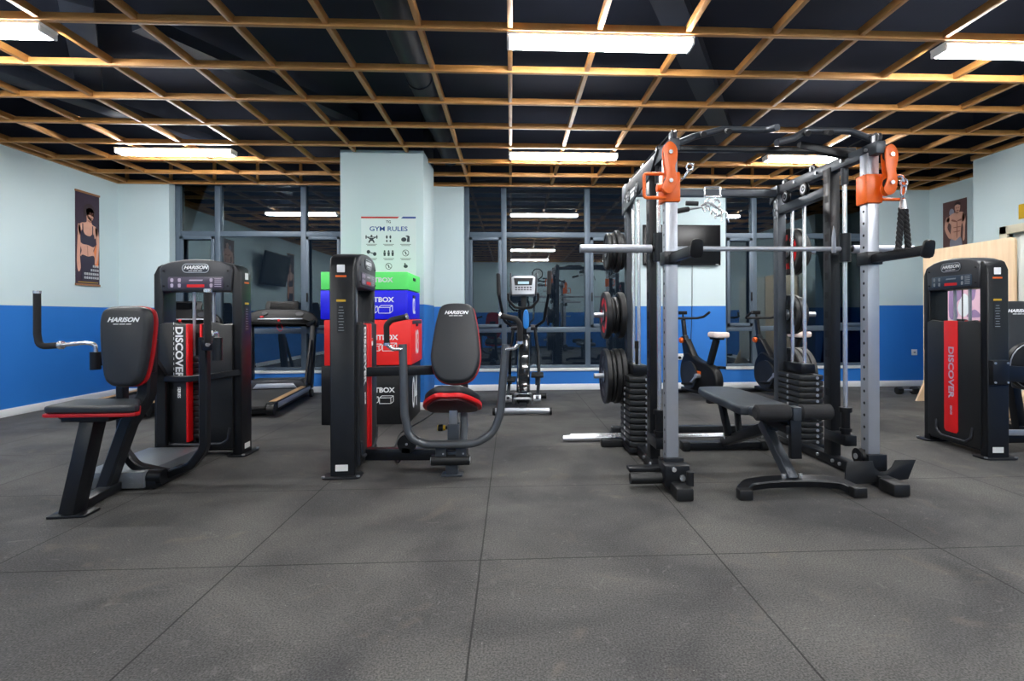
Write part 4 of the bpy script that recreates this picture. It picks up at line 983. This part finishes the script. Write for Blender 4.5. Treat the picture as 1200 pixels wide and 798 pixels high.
# ------------------------------------------------------------------ power rack with smith bar and cable columns
rk = thing('power_rack', 'large grey and black power rack with silver front posts and orange pulleys', 'power rack', (1.615, 3.85, 0))
def rb(mb, name, mat, parent=rk, **k): return mb.build(name, mat, parent, True, **k)
XA, XB = .98, 2.25
YF, YM, YK = 3.27, 3.67, 4.40
for sgn, x in ((-1, XA), (1, XB)):
    fu = rb(MB().b2((x-.038, YF-.038, .07), (x+.038, YF+.038, 2.06), .006), 'front_upright', 'silver')
    hl = MB()
    for k in range(24): hl.cyl((x-.0385, YF, .2+k*.075), (x-.0370, YF, .2+k*.075), .0095, seg=12); hl.cyl((x+.0370, YF, .2+k*.075), (x+.0385, YF, .2+k*.075), .0095, seg=12)
    hl.build('hole_pattern', 'plastic_black', fu, True)
    mu = rb(MB().b2((x-.035, YM-.045, .06), (x+.035, YM+.045, 2.08), .005), 'middle_upright', 'frame_black')
    sq = MB()
    for k in range(14):
        for sx_ in (-1, 1): sq.b2((x+sx_*.0345, YM-.02, .22+k*.135), (x+sx_*.0365, YM+.02, .27+k*.135))
    sq.build('slot_pattern', 'plastic_black', mu, True)
    ru = rb(MB().b2((x-.035, YK-.04, .05), (x+.035, YK+.04, 2.10), .005), 'rear_upright', 'frame_grey')
    bb = MB()
    for z_ in (1.87, 1.93, 2.0, 2.06): bb.cyl((x-.036, YK-.01, z_), (x-.046, YK-.01, z_), .011, seg=6); bb.cyl((x+.036, YK-.01, z_), (x+.046, YK-.01, z_), .011, seg=6)
    bb.build('bolts', 'steel', ru, True)
    # base beam, feet
    bs = rb(MB().bar((x, YK+.05, .045), (x, 3.10, .045), .075, .065, bev=.006), 'base_beam', 'frame_black')
    MB().b2((x-.05, 2.99, 0), (x+.05, 3.13, .075), .012).build('foot_cap', 'rubber', bs, True)
    bb = MB()
    for y_ in (3.52, 3.60, 3.78): bb.cyl((x-.038, y_, .05), (x-.05, y_, .05), .012, seg=6); bb.cyl((x+.038, y_, .05), (x+.05, y_, .05), .012, seg=6)
    bb.build('bolts', 'steel', bs, True)
    rb(MB().b2((x-.06, YF-.07, .06), (x+.06, YF-.038, .19), .004), 'post_bracket', 'frame_black')
    rb(MB().b2((x-.06, YF+.038, .06), (x+.06, YF+.07, .17), .004), 'post_bracket', 'frame_black')
    # top side beam with plate
    tb = rb(MB().bar((x, 3.16, 2.075), (x, YK+.10, 2.095), .06, .075, bev=.005), 'top_side_beam', 'frame_grey')
    if sgn < 0:
        pl = MB().prism([(3.45, 2.09), (3.62, 1.99), (4.50, 1.90), (4.50, 2.12), (3.4, 2.11)], -.006, .006, frame((x-.036, 0, 0), (0, 1, 0), (0, 0, 1)), .002).build('gusset_plate', 'frame_grey', tb, True)
        MB().b2((x-.0445, 4.05, 1.965), (x-.0425, 4.30, 2.0)).b2((x-.0445, 4.02, 2.01), (x-.0425, 4.33, 2.03)).build('sticker', 'white', pl, True)
    else:
        rb(MB().bar((x, YM+.05, 1.93), (x, YK+.06, 1.925), .06, .065, bev=.005), 'lower_side_beam', 'frame_grey')
    for y_ in (3.95, 4.22):
        pu = rb(MB().lathe([(0, -.014), (.048, -.014), (.05, -.008), (.04, 0), (.05, .008), (.048, .014), (0, .014)], (x-.035, y_, 2.005), (1, 0, 0), 20), 'cable_pulley', 'plastic_black')
        MB().lathe([(.022, -.016), (.034, -.016), (.034, -.0145), (.022, -.0145)], (x-.035, y_, 2.005), (1, 0, 0), 20).cyl((x-.052, y_, 2.005), (x-.048, y_, 2.005), .01, seg=8).build('pulley_hub', 'steel', pu, True)
    gp = rb(MB().prism([(-.06, -.09), (.07, -.02), (.07, .05), (-.05, .05)], -.005, .005, frame((x-sgn*.0-.04, YK+.02, 2.08), (0, -1, 0), (0, 0, 1)), .001), 'corner_gusset', 'silver' if sgn < 0 else 'frame_grey')
    bb = MB()
    for y_, z_ in ((3.25, 2.08), (3.5, 2.085), (3.8, 2.085), (4.1, 2.095), (4.38, 2.10)): bb.cyl((x-.03, y_, z_), (x-.042, y_, z_), .011, seg=6); bb.cyl((x+.03, y_, z_), (x+.042, y_, z_), .011, seg=6)
    bb.build('bolts', 'steel', tb, True)
    for y_ in (3.2, 3.9, 4.3):   # cable rollers on top of the beam
        pu = rb(MB().lathe([(0, -.012), (.036, -.012), (.03, 0), (.036, .012), (0, .012)], (x, y_, 2.135), (1, 0, 0), 18), 'top_pulley', 'plastic_grey')
        MB().b2((x-.022, y_-.012, 2.10), (x-.014, y_+.012, 2.155), .002).b2((x+.014, y_-.012, 2.10), (x+.022, y_+.012, 2.155), .002).build('pulley_fork', 'steel', pu, True)
    rb(MB().tube([(x, 3.2, 2.172), (x, 3.9, 2.172), (x, 4.3, 2.172)], .0035, seg=6), 'cable', 'rubber')
    # smith guide rod
    gy = 3.52
    rb(MB().cyl((x, gy, .33), (x, gy, 2.05), .0145), 'smith_guide_rod', 'chrome')
    rb(MB().cyl((x, gy, .24), (x, gy, .42), .028).cyl((x, gy, .40), (x, gy, .43), .04).cyl((x, gy, .27), (x, gy, .29), .038), 'rod_bumper', 'plastic_black')
    rb(MB().cyl((x, gy, 1.93), (x, gy, 2.05), .024), 'rod_top_sleeve', 'dark_steel')
    rb(MB().b2((x-.04, gy-.06, .18), (x+.04, YM+.03, .25), .005), 'rod_bracket', 'frame_black')
    # weight stack with its own rods
    sx0 = x + (.02 if sgn < 0 else .06)
    sxc = x - sgn*.0 + (.005 if sgn < 0 else .05)
    root_s = rb(MB().b2((sxc-.055, 4.06, .60), (sxc+.055, 4.34, .675), .006), 'stack_head', 'dark_steel')
    for k in range(12):
        zz = .065 + k*.0445
        out_ = [(sxc-.095, 4.02), (sxc-.055, 3.99), (sxc+.055, 3.99), (sxc+.095, 4.02), (sxc+.095, 4.35), (sxc+.055, 4.37), (sxc-.055, 4.37), (sxc-.095, 4.35)]
        w_ = MB().prism(out_, zz, zz+.038, None, .007, 2).build('stack_plate', 'iron', root_s, True)
    bb = MB()
    for k in range(12):
        zz = .065 + k*.0445+.019; bb.cyl((sxc-.095, 4.19, zz), (sxc-.1005, 4.19, zz), .012, seg=8); bb.cyl((sxc+.03, 3.99, zz), (sxc+.03, 3.985, zz), .012, seg=8)
    bb.build('plate_pins', 'steel', root_s, True)
    for y_ in (4.11, 4.29): rb(MB().cyl((sxc, y_, .05), (sxc, y_, 1.95), .014), 'stack_rod', 'chrome')
    rb(MB().b2((sxc-.10, 4.0, .02), (sxc+.10, 4.36, .06), .004), 'stack_base', 'frame_black')
    if sgn < 0:
        rb(MB().cyl((sxc-.02, 4.10, .80), (sxc-.02, 4.10, .86), .016).bar((sxc-.02, 4.1, .68), (sxc-.02, 4.1, .8), .02, .02), 'cable_hook', 'plastic_black')
    # spotter arm toward the viewer
    sa = rb(MB().bar((x, YF, 1.40), (x, 2.80, 1.40), .045, .048, bev=.005), 'spotter_arm', 'frame_black')
    MB().prism(smooth([(-.03, -.04), (.03, -.04), (.031, .03), (.018, .05), (-.018, .05), (-.031, .03)], 3), -.008, .008, frame((x, 2.795, 1.405), (1, 0, 0), (0, -.25, 1)), .003).build('arm_end_plate', 'plastic_black', sa, True)
    MB().b2((x-.05, YF-.052, 1.365), (x+.05, YF+.052, 1.445), .004).build('arm_bracket', 'frame_black', sa, True)
    MB().b2((x-.018, 2.82, 1.4245), (x+.018, 3.2, 1.429), .001).build('arm_liner', 'rubber', sa, True)
    # storage pegs
    s_out = sgn
    for z_ in (1.585, 1.06, .56):
        rb(MB().cyl((x+s_out*.036, YK, z_), (x+s_out*.30, YK, z_), .021).cyl((x+s_out*.034, YK, z_), (x+s_out*.042, YK, z_), .04), 'storage_peg', 'steel')
    # orange pulley trolley
    tr = rb(MB().b2((x-.055, YF-.055, 1.745), (x+.05, YF+.052, 1.925), .007), 'pulley_trolley', 'orange')
    xx = x + sgn*.052
    sh_ = smooth([(a_*.85, b_) for a_, b_ in [(-.045, .30), (0, .335), (.045, .30), (.05, .24), (.034, .18), (.046, .12), (.03, .05), (-.02, .025), (-.055, .06), (-.03, .13), (-.042, .2)]], 4)
    tilt = frame((x + sgn*.03, YF-.075, 1.755), (1, 0, 0), (0, 0, 1))
    if sgn > 0: tilt = tilt @ Matrix.Translation((.03, 0, 0))
    for dz in (-.0, .035): MB().prism(sh_, dz, dz+.008, tilt, .002).build('swivel_plate', 'orange', tr, True)
    bb = MB()
    for yy_ in (.10, .27): bb.cyl(tilt @ Vector((0, yy_, .043)), tilt @ Vector((0, yy_, .056)), .013, seg=8)
    bb.build('pivot_bolt', 'chrome', tr, True)
    for yy_ in (.10, .27): MB().lathe([(0, -.011), (.036, -.011), (.028, 0), (.036, .011), (0, .011)], tilt @ Vector((0, yy_, .022)), (0, 1, 0), 18).build('pulley_wheel', 'plastic_black', tr, True)
    x_in, x_out = x+sgn*.04, x+sgn*.175
    MB().tube([(x_in, YF-.06, 1.91), (x_out, YF-.06, 1.91), (x_out, YF-.06, 1.765), (x_in, YF-.06, 1.765)], .010, .02, 10).build('trolley_handle', 'orange', tr, True)
    MB().cyl((x+sgn*.05, YF-.03, 1.83), (x+sgn*.09, YF-.03, 1.83), .022).build('release_knob', 'orange', tr, True)
# cross members
rb(MB().b2((XA-.03, YK-.03, 2.04), (XB+.03, YK+.03, 2.10), .005), 'rear_crossmember', 'frame_grey')
rb(MB().b2((XA-.03, 3.44, 2.125), (XB+.03, 3.49, 2.158), .004), 'front_crossmember', 'frame_black')
rb(MB().bar((XA-.1, YK+.30, .045), (XB+.1, YK+.30, .045), .07, .06), 'rear_base_beam', 'frame_black')
hk = rb(MB().tube([(1.60, YK-.035, 2.05), (1.60, YK-.035, 2.115), (1.73, YK-.035, 2.115), (1.73, YK-.035, 2.05)], .008, .01, 8).b2((1.59, YK-.045, 2.03), (1.74, YK-.03, 2.045), .002), 'attachment_hook', 'chrome')
# pull-up bar: two bent halves with short grips
pb = rb(MB().tube([(1.0, 3.20, 2.09), (1.12, 3.25, 2.15), (1.33, 3.32, 2.222), (1.62, 3.32, 2.222), (1.635, 3.22, 2.205)], .021, .06, 12), 'pull_up_bar', 'frame_grey')
pb = rb(MB().tube([(1.60, 3.16, 2.09), (1.74, 3.22, 2.14), (1.87, 3.32, 2.222), (2.16, 3.32, 2.222), (2.30, 3.28, 2.15), (2.31, 3.22, 2.09)], .021, .06, 12), 'pull_up_bar', 'frame_grey')
for g_ in ([(1.19, 3.30, 2.185), (1.17, 3.20, 2.15)], [(1.36, 3.34, 2.222), (1.335, 3.22, 2.175)], [(1.86, 3.34, 2.21), (1.83, 3.22, 2.17)], [(2.0, 3.34, 2.222), (1.975, 3.22, 2.175)]): MB().tube(g_, .017, 0, 10).build('pull_up_grip', 'foam', pb, True)
MB().bar((1.9, 3.46, 2.17), (2.30, 3.46, 2.10), .05, .05).build('pull_up_strut', 'frame_black', pb, True)
# smith bar
gy = 3.52
sb = rb(MB().cyl((XA+.0, gy, 1.497), (XB-.0, gy, 1.497), .0165), 'smith_bar', 'silver')
for sgn, x, xe in ((-1, XA, .455), (1, XB, 2.72)):
    MB().cyl((x, gy, 1.41), (x, gy, 1.60), .036).build('bar_carriage', 'dark_steel', sb, True)
    MB().cyl((x+sgn*.05, gy, 1.497), (xe, gy, 1.497), .027).cyl((x+sgn*.14, gy, 1.497), (x+sgn*.155, gy, 1.497), .033).build('bar_sleeve', 'silver', sb, True)
    MB().cyl((x+sgn*.03, gy, 1.497), (x+sgn*.06, gy, 1.497), .02).build('sleeve_pin', 'plastic_black', sb, True)
    MB().prism([(-.012, -.04), (.016, -.04), (.012, .09), (.0, .14), (-.012, .06)], -.005, .005, FRONT((x-sgn*.09, gy-.02, 1.51)), .001).build('safety_hook', 'silver', sb, True)
# left foot roller, right foot plate
rb(MB().cyl((.71, 3.20, .075), (.93, 3.20, .075), .032), 'foot_roller', 'rubber')
rb(MB().b2((.71, 3.22, .105), (.95, 3.30, .13), .004), 'foot_rest', 'frame_black')
rb(MB().b2((.90, 3.12, .04), (1.05, 3.26, .17), .01), 'roller_bracket', 'frame_black')
rb(MB().cyl((1.0, 3.11, .10), (1.0, 3.095, .10), .018, seg=10).cyl((.95, 3.115, .15), (.95, 3.1, .15), .014, seg=10), 'bracket_bolt', 'chrome')
rb(MB().cyl((1.03, 3.06, .07), (1.03, 3.06, .15), .022), 'rubber_stop', 'rubber')
rb(MB().prism([(2.00, .03), (2.04, .165), (2.20, .165), (2.205, .125), (2.235, .10), (2.275, .103), (2.315, .13), (2.345, .168), (2.475, .168), (2.405, .055), (2.20, .035)], -.004, .004, frame((0, 3.14, 0), (1, 0, 0), (0, .25, 1)), .001), 'foot_plate', 'plastic_black')
pu = rb(MB().lathe([(0, -.015), (.05, -.015), (.04, 0), (.05, .015), (0, .015)], (2.17, 3.26, .17), (1, 0, 0), 20), 'low_pulley', 'plastic_black')
MB().cyl((2.15, 3.26, .17), (2.145, 3.26, .17), .018).build('pulley_hub', 'steel', pu, True)

rb(MB().b2((.72, 4.27, 0), (.93, 4.345, .065), .008).bar((.9, 4.31, .03), (XA, 4.31, .03), .05, .05), 'outrigger_foot', 'rubber')
# weight plates hung on the pegs
def plate_mesh(name, r, t, ring=None):
    """one disc with raised rim and hub about the X axis, centred on its own origin"""
    return [(.026, -t/2), (.055, -t/2), (.06, -t/2+.006), (r*.78, -t/2+.006), (r*.83, -t/2), (r*.97, -t/2), (r, -t/2+.006), (r, t/2-.006), (r*.97, t/2), (r*.83, t/2), (r*.78, t/2-.006), (.06, t/2-.006), (.055, t/2), (.026, t/2), (.026, -t/2)]
plates = {}
def weight_plate(x, y, z, r, t, red, label, group):
    key = (r, t, red)
    if key not in plates:
        o = thing('weight_plate', label, 'weight plate', (x, y, z), group=group)
        MB().lathe(plate_mesh('', r, t), (0, 0, 0), (1, 0, 0), 40).build('disc', 'rubber', o)
        MB().lathe([(.0235, -t/2-.001), (.045, -t/2-.001), (.045, t/2+.001), (.0235, t/2+.001), (.0235, -t/2-.001)], (0, 0, 0), (1, 0, 0), 24).build('hub_ring', 'steel', o)
        for s in (-1, 1):
            q = MB()
            for k in range(5):
                a0, a1 = 2*PI*k/5+.25, 2*PI*(k+1)/5-.1
                n = 6; pts = [(r*.74*math.cos(a0+(a1-a0)*j/n), r*.74*math.sin(a0+(a1-a0)*j/n)) for j in range(n+1)] + [(r*.5*math.cos(a1+(a0-a1)*j/n), r*.5*math.sin(a1+(a0-a1)*j/n)) for j in range(n+1)]
                q.prism(pts, 0, .002, frame((s*(t/2-.0065), 0, 0), (0, s, 0), (0, 0, 1)))
            q.build('spoke_window', 'red' if red else 'plastic_grey', o)
        plates[key] = o
        return o
    return dup(plates[key], (x, y, z), label=label, group=group)
GL = {1.585: 'top left peg', 1.06: 'middle left peg', .56: 'bottom left peg'}
GR = {1.585: 'top right peg', 1.06: 'middle right peg', .56: 'bottom right peg'}
def load(side, z, lst):
    x = (XA-.06) if side < 0 else (XB+.06)
    nm = (GL if side < 0 else GR)[z]; n = len(lst)
    ordn = ['against the post', 'second from the post', 'third from the post', 'fourth from the post']
    for i, (r, t, red, sz) in enumerate(lst):
        x += side*(t/2); k = 'outermost' if i == n-1 else ordn[i]
        weight_plate(x, YK, z-(0.0015), r, t, red, '%s black weight plate on %s of the rack, %s' % (sz + (' red-faced' if red else ''), nm, k), 'weight plates on the storage pegs of the rack')
        x += side*(t/2+.004)
load(-1, 1.585, [(.15, .03, False, 'small'), (.175, .035, False, 'medium'), (.15, .030, False, 'small'), (.15, .032, False, 'small')])
load(-1, 1.06, [(.19, .045, False, 'large'), (.15, .03, False, 'small'), (.15, .03, False, 'small'), (.195, .045, True, 'large')])
load(-1, .56, [(.225, .04, False, 'huge'), (.225, .04, False, 'huge'), (.215, .03, False, 'huge'), (.225, .04, False, 'huge')])
load(1, 1.585, [(.195, .045, True, 'large'), (.195, .045, False, 'large'), (.15, .035, False, 'small')])
load(1, 1.06, [(.165, .035, False, 'medium'), (.165, .035, False, 'medium'), (.15, .03, False, 'small')])
load(1, .56, [(.225, .045, False, 'huge'), (.225, .045, False, 'huge'), (.225, .045, False, 'huge')])

dup(rk, (1.0, -1.25, 0), PI, label='second power rack seen only mirrored in the middle window')
# rope handle hanging from the right trolley
rp = thing('triceps_rope', 'black braided triceps rope hanging from the right orange pulley', 'rope handle', (2.41, 3.19, 1.45))
m = MB()
m.tube([(2.37, 3.19, 1.90), (2.40, 3.19, 1.905), (2.415, 3.19, 1.87)], .007, .01, 8); m.ring((2.415, 3.19, 1.865), .022, .006, (0, 1, 0)); m.tube([(2.40, 3.19, 1.845), (2.395, 3.19, 1.80), (2.405, 3.19, 1.77), (2.425, 3.19, 1.80), (2.43, 3.19, 1.845), (2.40, 3.19, 1.845)], .006, .01, 8)
m.build('snap_hook', 'chrome', rp, True)
m = MB(); m.cyl((2.41, 3.19, 1.70), (2.41, 3.19, 1.76), .026, .016).ring((2.41, 3.19, 1.765), .014, .004, (0, 1, 0)); m.build('rope_ferrule', 'steel', rp, True)
for s in (-1, 1):
    core = [Vector((2.41+s*(.010+.022*k/30), 3.19, 1.71-.26*k/30)) for k in range(31)]
    m = MB()
    for ph in range(3):
        pts = []
        for k, c in enumerate(core):
            for sub in (0,):
                a = k*.62+ph*2*PI/3; pts.append(c+Vector((.009*math.cos(a), .009*math.sin(a), 0)))
        m.tube(pts, .0105, seg=8)
    m.build('rope_strand', 'foam', rp, True)
    MB().cyl(core[-1]+Vector((0, 0, .01)), core[-1]-Vector((0, 0, .03)), .024, .03).build('rope_end', 'rubber', rp, True)
# chrome hook on the left trolley
lh = thing('snap_hook', 'chrome snap hook clipped to the left orange pulley', 'hook', (1.06, 3.18, 1.95))
MB().ring((1.075, 3.18, 1.945), .02, .006, (0, 1, .2)).tube([(1.07, 3.18, 1.93), (1.04, 3.18, 1.88), (1.02, 3.18, 1.87)], .007, .01, 8).ball((1.09, 3.18, 1.96), .012).build('hook_body', 'chrome', lh, True)

# cable handles hanging from the rear cross member
ch = thing('cable_row_attachment', 'chrome row attachment with black grip below the rear rack beam', 'cable handle', (1.62, YK-.06, 1.95))
m = MB(); m.ring((1.665, YK-.035, 2.02), .022, .005, (0, 1, 0)); m.ring((1.63, YK-.04, 1.985), .03, .007, (.4, 1, 0)); m.ring((1.70, YK-.04, 1.975), .032, .008, (-.3, 1, 0)); m.tube([(1.56, YK-.05, 1.95), (1.62, YK-.05, 1.985), (1.70, YK-.05, 1.94), (1.76, YK-.05, 1.90), (1.70, YK-.05, 1.87), (1.66, YK-.05, 1.93)], .009, .02, 8)
for k in range(7):
    a = k*.9; m.bar((1.56+.035*k, YK-.05, 1.96-.008*k), (1.565+.035*k+.03*math.cos(a), YK-.06, 1.90-.01*k+.03*math.sin(a)), .014, .012)
m.build('handle_frame', 'chrome', ch, True)
MB().tube([(1.56, YK-.06, 1.945), (1.38, YK-.12, 1.905)], .012, 0, 10).build('handle_bar', 'steel', ch, True)
MB().tube([(1.44, YK-.10, 1.918), (1.31, YK-.14, 1.888)], .021, 0, 12).build('grip', 'foam', ch, True)
MB().tube([(1.55, YK-.02, 1.98), (1.45, YK-.01, 1.985)], .019, 0, 12).build('grip', 'foam', ch, True)

# barbells lying on the floor behind the rack
def barbell(y, x0, L, r, label):
    b = thing('barbell', label, 'barbell', (x0, y, r), 0, 'barbells lying behind the rack')
    MB().cyl((.40, 0, 0), (L-.40, 0, 0), .014).build('shaft', 'chrome', b)
    for a, c, d in ((0, .41, .44), (L-.41, L, L-.44)):
        s = MB().cyl((a, 0, 0), (c, 0, 0), r).build('sleeve', 'chrome', b)
        MB().cyl((min(c if a == 0 else d, c if a == 0 else d), 0, 0), ((c+.03) if a == 0 else d+.03, 0, 0), r).build('collar', 'steel', s)
barbell(4.565, .50, 2.1, .0255, 'chrome barbell on the floor, the rear one under the rack')
barbell(4.495, .43, 2.1, .026, 'chrome barbell on the floor, the front one under the rack')

# ------------------------------------------------------------------ adjustable bench inside the rack
bn = thing('adjustable_bench', 'dark padded adjustable bench with foam leg rollers inside the rack', 'bench', (1.66, 3.6, 0))
def nb(mb, name, mat, parent=bn, **k): return mb.build(name, mat, parent, True, **k)
bx = 1.665
o1 = smooth([(-.17, -.46), (0, -.465), (.17, -.46), (.175, -.2), (.175, .1), (.15, .36), (.12, .45), (0, .47), (-.12, .45), (-.15, .36), (-.175, .1), (-.175, -.2)], 4)
nb(MB().prism(o1, 0, .06, frame((bx, 3.90, .405), (1, 0, 0), (0, 1, .01)), .018, 4), 'back_pad', 'vinyl_bench')
nb(MB().prism(rrect(.30, .28, .05), 0, .06, frame((bx, 3.27, .41), (1, 0, 0), (0, 1, -.02)), .018, 4), 'seat_pad', 'vinyl_bench')
nb(MB().bar((bx, 3.45, .39), (bx, 4.25, .395), .06, .03), 'pad_support', 'frame_black')
nb(MB().bar((bx, 3.12, .37), (bx, 3.42, .38), .07, .05), 'seat_support', 'frame_black')
nb(MB().bar((bx, 3.35, .35), (bx, 4.15, .06), .06, .07, bev=.006), 'spine_beam', 'frame_black')
nb(MB().bar((bx-.06, 4.05, .40), (bx-.04, 3.95, .15), .04, .05).bar((bx+.06, 4.05, .40), (bx+.04, 3.95, .15), .04, .05), 'back_strut', 'frame_black')
nb(MB().bar((bx, 3.12, .07), (bx-.03, 3.42, .36), .06, .06, bev=.006), 'front_post', 'frame_grey')
nb(MB().bar((bx+.02, 3.13, .47), (bx+.02, 3.12, .20), .065, .04), 'leg_holder_post', 'frame_black')
nb(MB().cyl((bx-.20, 3.12, .475), (bx+.22, 3.12, .475), .012), 'roller_axle', 'steel')
for a, b in ((-.225, -.015), (.045, .24)): nb(MB().lathe([(0, 0), (.035, 0), (.047, .01), (.047, abs(b-a)-.01), (.035, abs(b-a)), (0, abs(b-a))], (bx+a, 3.12, .475), (1, 0, 0), 24), 'foam_roller', 'foam')
nb(MB().b2((bx-.01, 3.08, .43), (bx+.04, 3.16, .51), .004), 'roller_bracket', 'frame_grey')
ff = nb(MB().rtube([(bx-.335, 3.02, .028), (bx-.325, 3.06, .035), (bx-.28, 3.10, .055), (bx-.15, 3.12, .062), (bx, 3.125, .064), (bx+.15, 3.12, .062), (bx+.28, 3.10, .055), (bx+.325, 3.06, .035), (bx+.335, 3.02, .028)], .07, .05, .08), 'front_foot', 'frame_black')
for s in (-1, 1):
    MB().b2((bx+s*.335-.04, 2.985, 0), (bx+s*.335+.04, 3.045, .06), .008).build('rubber_foot', 'rubber', ff, True)
    MB().cyl((bx+s*.05, 3.12, .085), (bx+s*.05, 3.12, .11), .014, seg=8).build('bolt', 'chrome', ff, True)
rf = nb(MB().b2((bx-.30, 4.11, .01), (bx+.30, 4.19, .065), .006), 'rear_foot', 'frame_black')
for s in (-1, 1): MB().b2((bx+s*.31-.03, 4.10, 0), (bx+s*.31+.03, 4.20, .072), .008).build('rubber_foot', 'rubber', rf, True)
for s in (-1, 1): nb(MB().ring((bx+s*.05, 4.0, .14), .02, .005, (1, 0, 0)), 'adjustment_pin', 'chrome')

# ------------------------------------------------------------------ wooden screens by the right wall
def screen(y0, y1, mat, label, prt):
    t = thing('wooden_screen', label, 'screen', (5.1, (y0+y1)/2, 0))
    L = y1-y0
    MB().prism(rrect(L, 1.72, .05, 6, 0, .98), -.015, .015, LEFT((0, 0, 0)), .003).build('panel', mat, t)
    for s in (-1, 1):
        MB().prism([(-.16, 0), (.16, 0), (.02, .30), (-.02, .30)], -.015, .015, FRONT((0, s*(L/2-.06), 0)), .003).build('foot', 'ply', t)
    if prt:
        M = LEFT((-.017, -(6.013+5.541)/2*0 + .0, 1.22))
        M = LEFT((-.0165, 5.78-(y0+y1)/2, 1.23))
        p = MB(); flat(p, [(-.24, -.24), (.24, -.24), (.24, .24), (-.24, .24)], M, 0, .001); pp = p.build('poster_print', 'pink_print', t)
        p = MB(); flat(p, smooth([(-.22, -.2), (-.2, .2), (-.08, .22), (-.02, .05), (-.12, -.05), (-.1, -.2)]), M, .0015); flat(p, smooth([(.05, .0), (.08, .2), (.14, .18), (.12, .0)]), M, .0015); flat(p, smooth([(.02, -.2), (.12, -.12), (.2, -.2)]), M, .0015); p.build('print_shapes', 'mauve_print', pp)
        p = MB(); flat(p, smooth([(-.1, -.1), (-.02, .06), (.06, -.02), (.04, -.16), (-.04, -.2)]), M, .002); p.build('print_figure', 'paper', pp)
screen(5.19, 6.40, 'ply', 'pale wooden standing screen with a pink poster behind the right weight tower', True)
screen(3.95, 5.15, 'door_white', 'whitish standing screen at the right edge beside the wooden one', False)
db = thing('hex_dumbbell', 'small black dumbbell on the floor by the wooden screen foot', 'dumbbell', (5.25, 6.9, .05))
MB().cyl((-.09, 0, 0), (.09, 0, 0), .014).build('handle', 'steel', db)
for s in (-1, 1): MB().cyl((s*.07, 0, 0), (s*.14, 0, 0), .05, seg=6).build('head', 'rubber', db)

# ------------------------------------------------------------------ world and camera
w = bpy.data.worlds.new('night'); scene.world = w; w.use_nodes = True
w.node_tree.nodes['Background'].inputs[0].default_value = (.012, .018, .03, 1); w.node_tree.nodes['Background'].inputs[1].default_value = .3
cam = bpy.data.cameras.new('camera'); co = bpy.data.objects.new('camera', cam); COL.objects.link(co); scene.camera = co
cam.sensor_width = 36; cam.lens = 630/1200*36; cam.clip_start = .05
cam.shift_x = -30/1200; cam.shift_y = -28/1200
A, RO = R(2.82), .004
co.matrix_world = Matrix.Translation((0, 0, 1.05)) @ Matrix.Rotation(-A, 4, 'Z') @ Matrix.Rotation(PI/2, 4, 'X') @ Matrix.Rotation(-RO, 4, 'Z')
scene.view_settings.view_transform = 'Standard'; scene.view_settings.look = 'None'; scene.view_settings.gamma = 1; scene.view_settings.use_curve_mapping = False
scene.view_settings.exposure = 2.35
scene.cycles.max_bounces = 8; scene.cycles.diffuse_bounces = 4; scene.cycles.glossy_bounces = 4; scene.cycles.transparent_max_bounces = 8
scene.cycles.sample_clamp_indirect = 6; scene.cycles.use_denoising = True
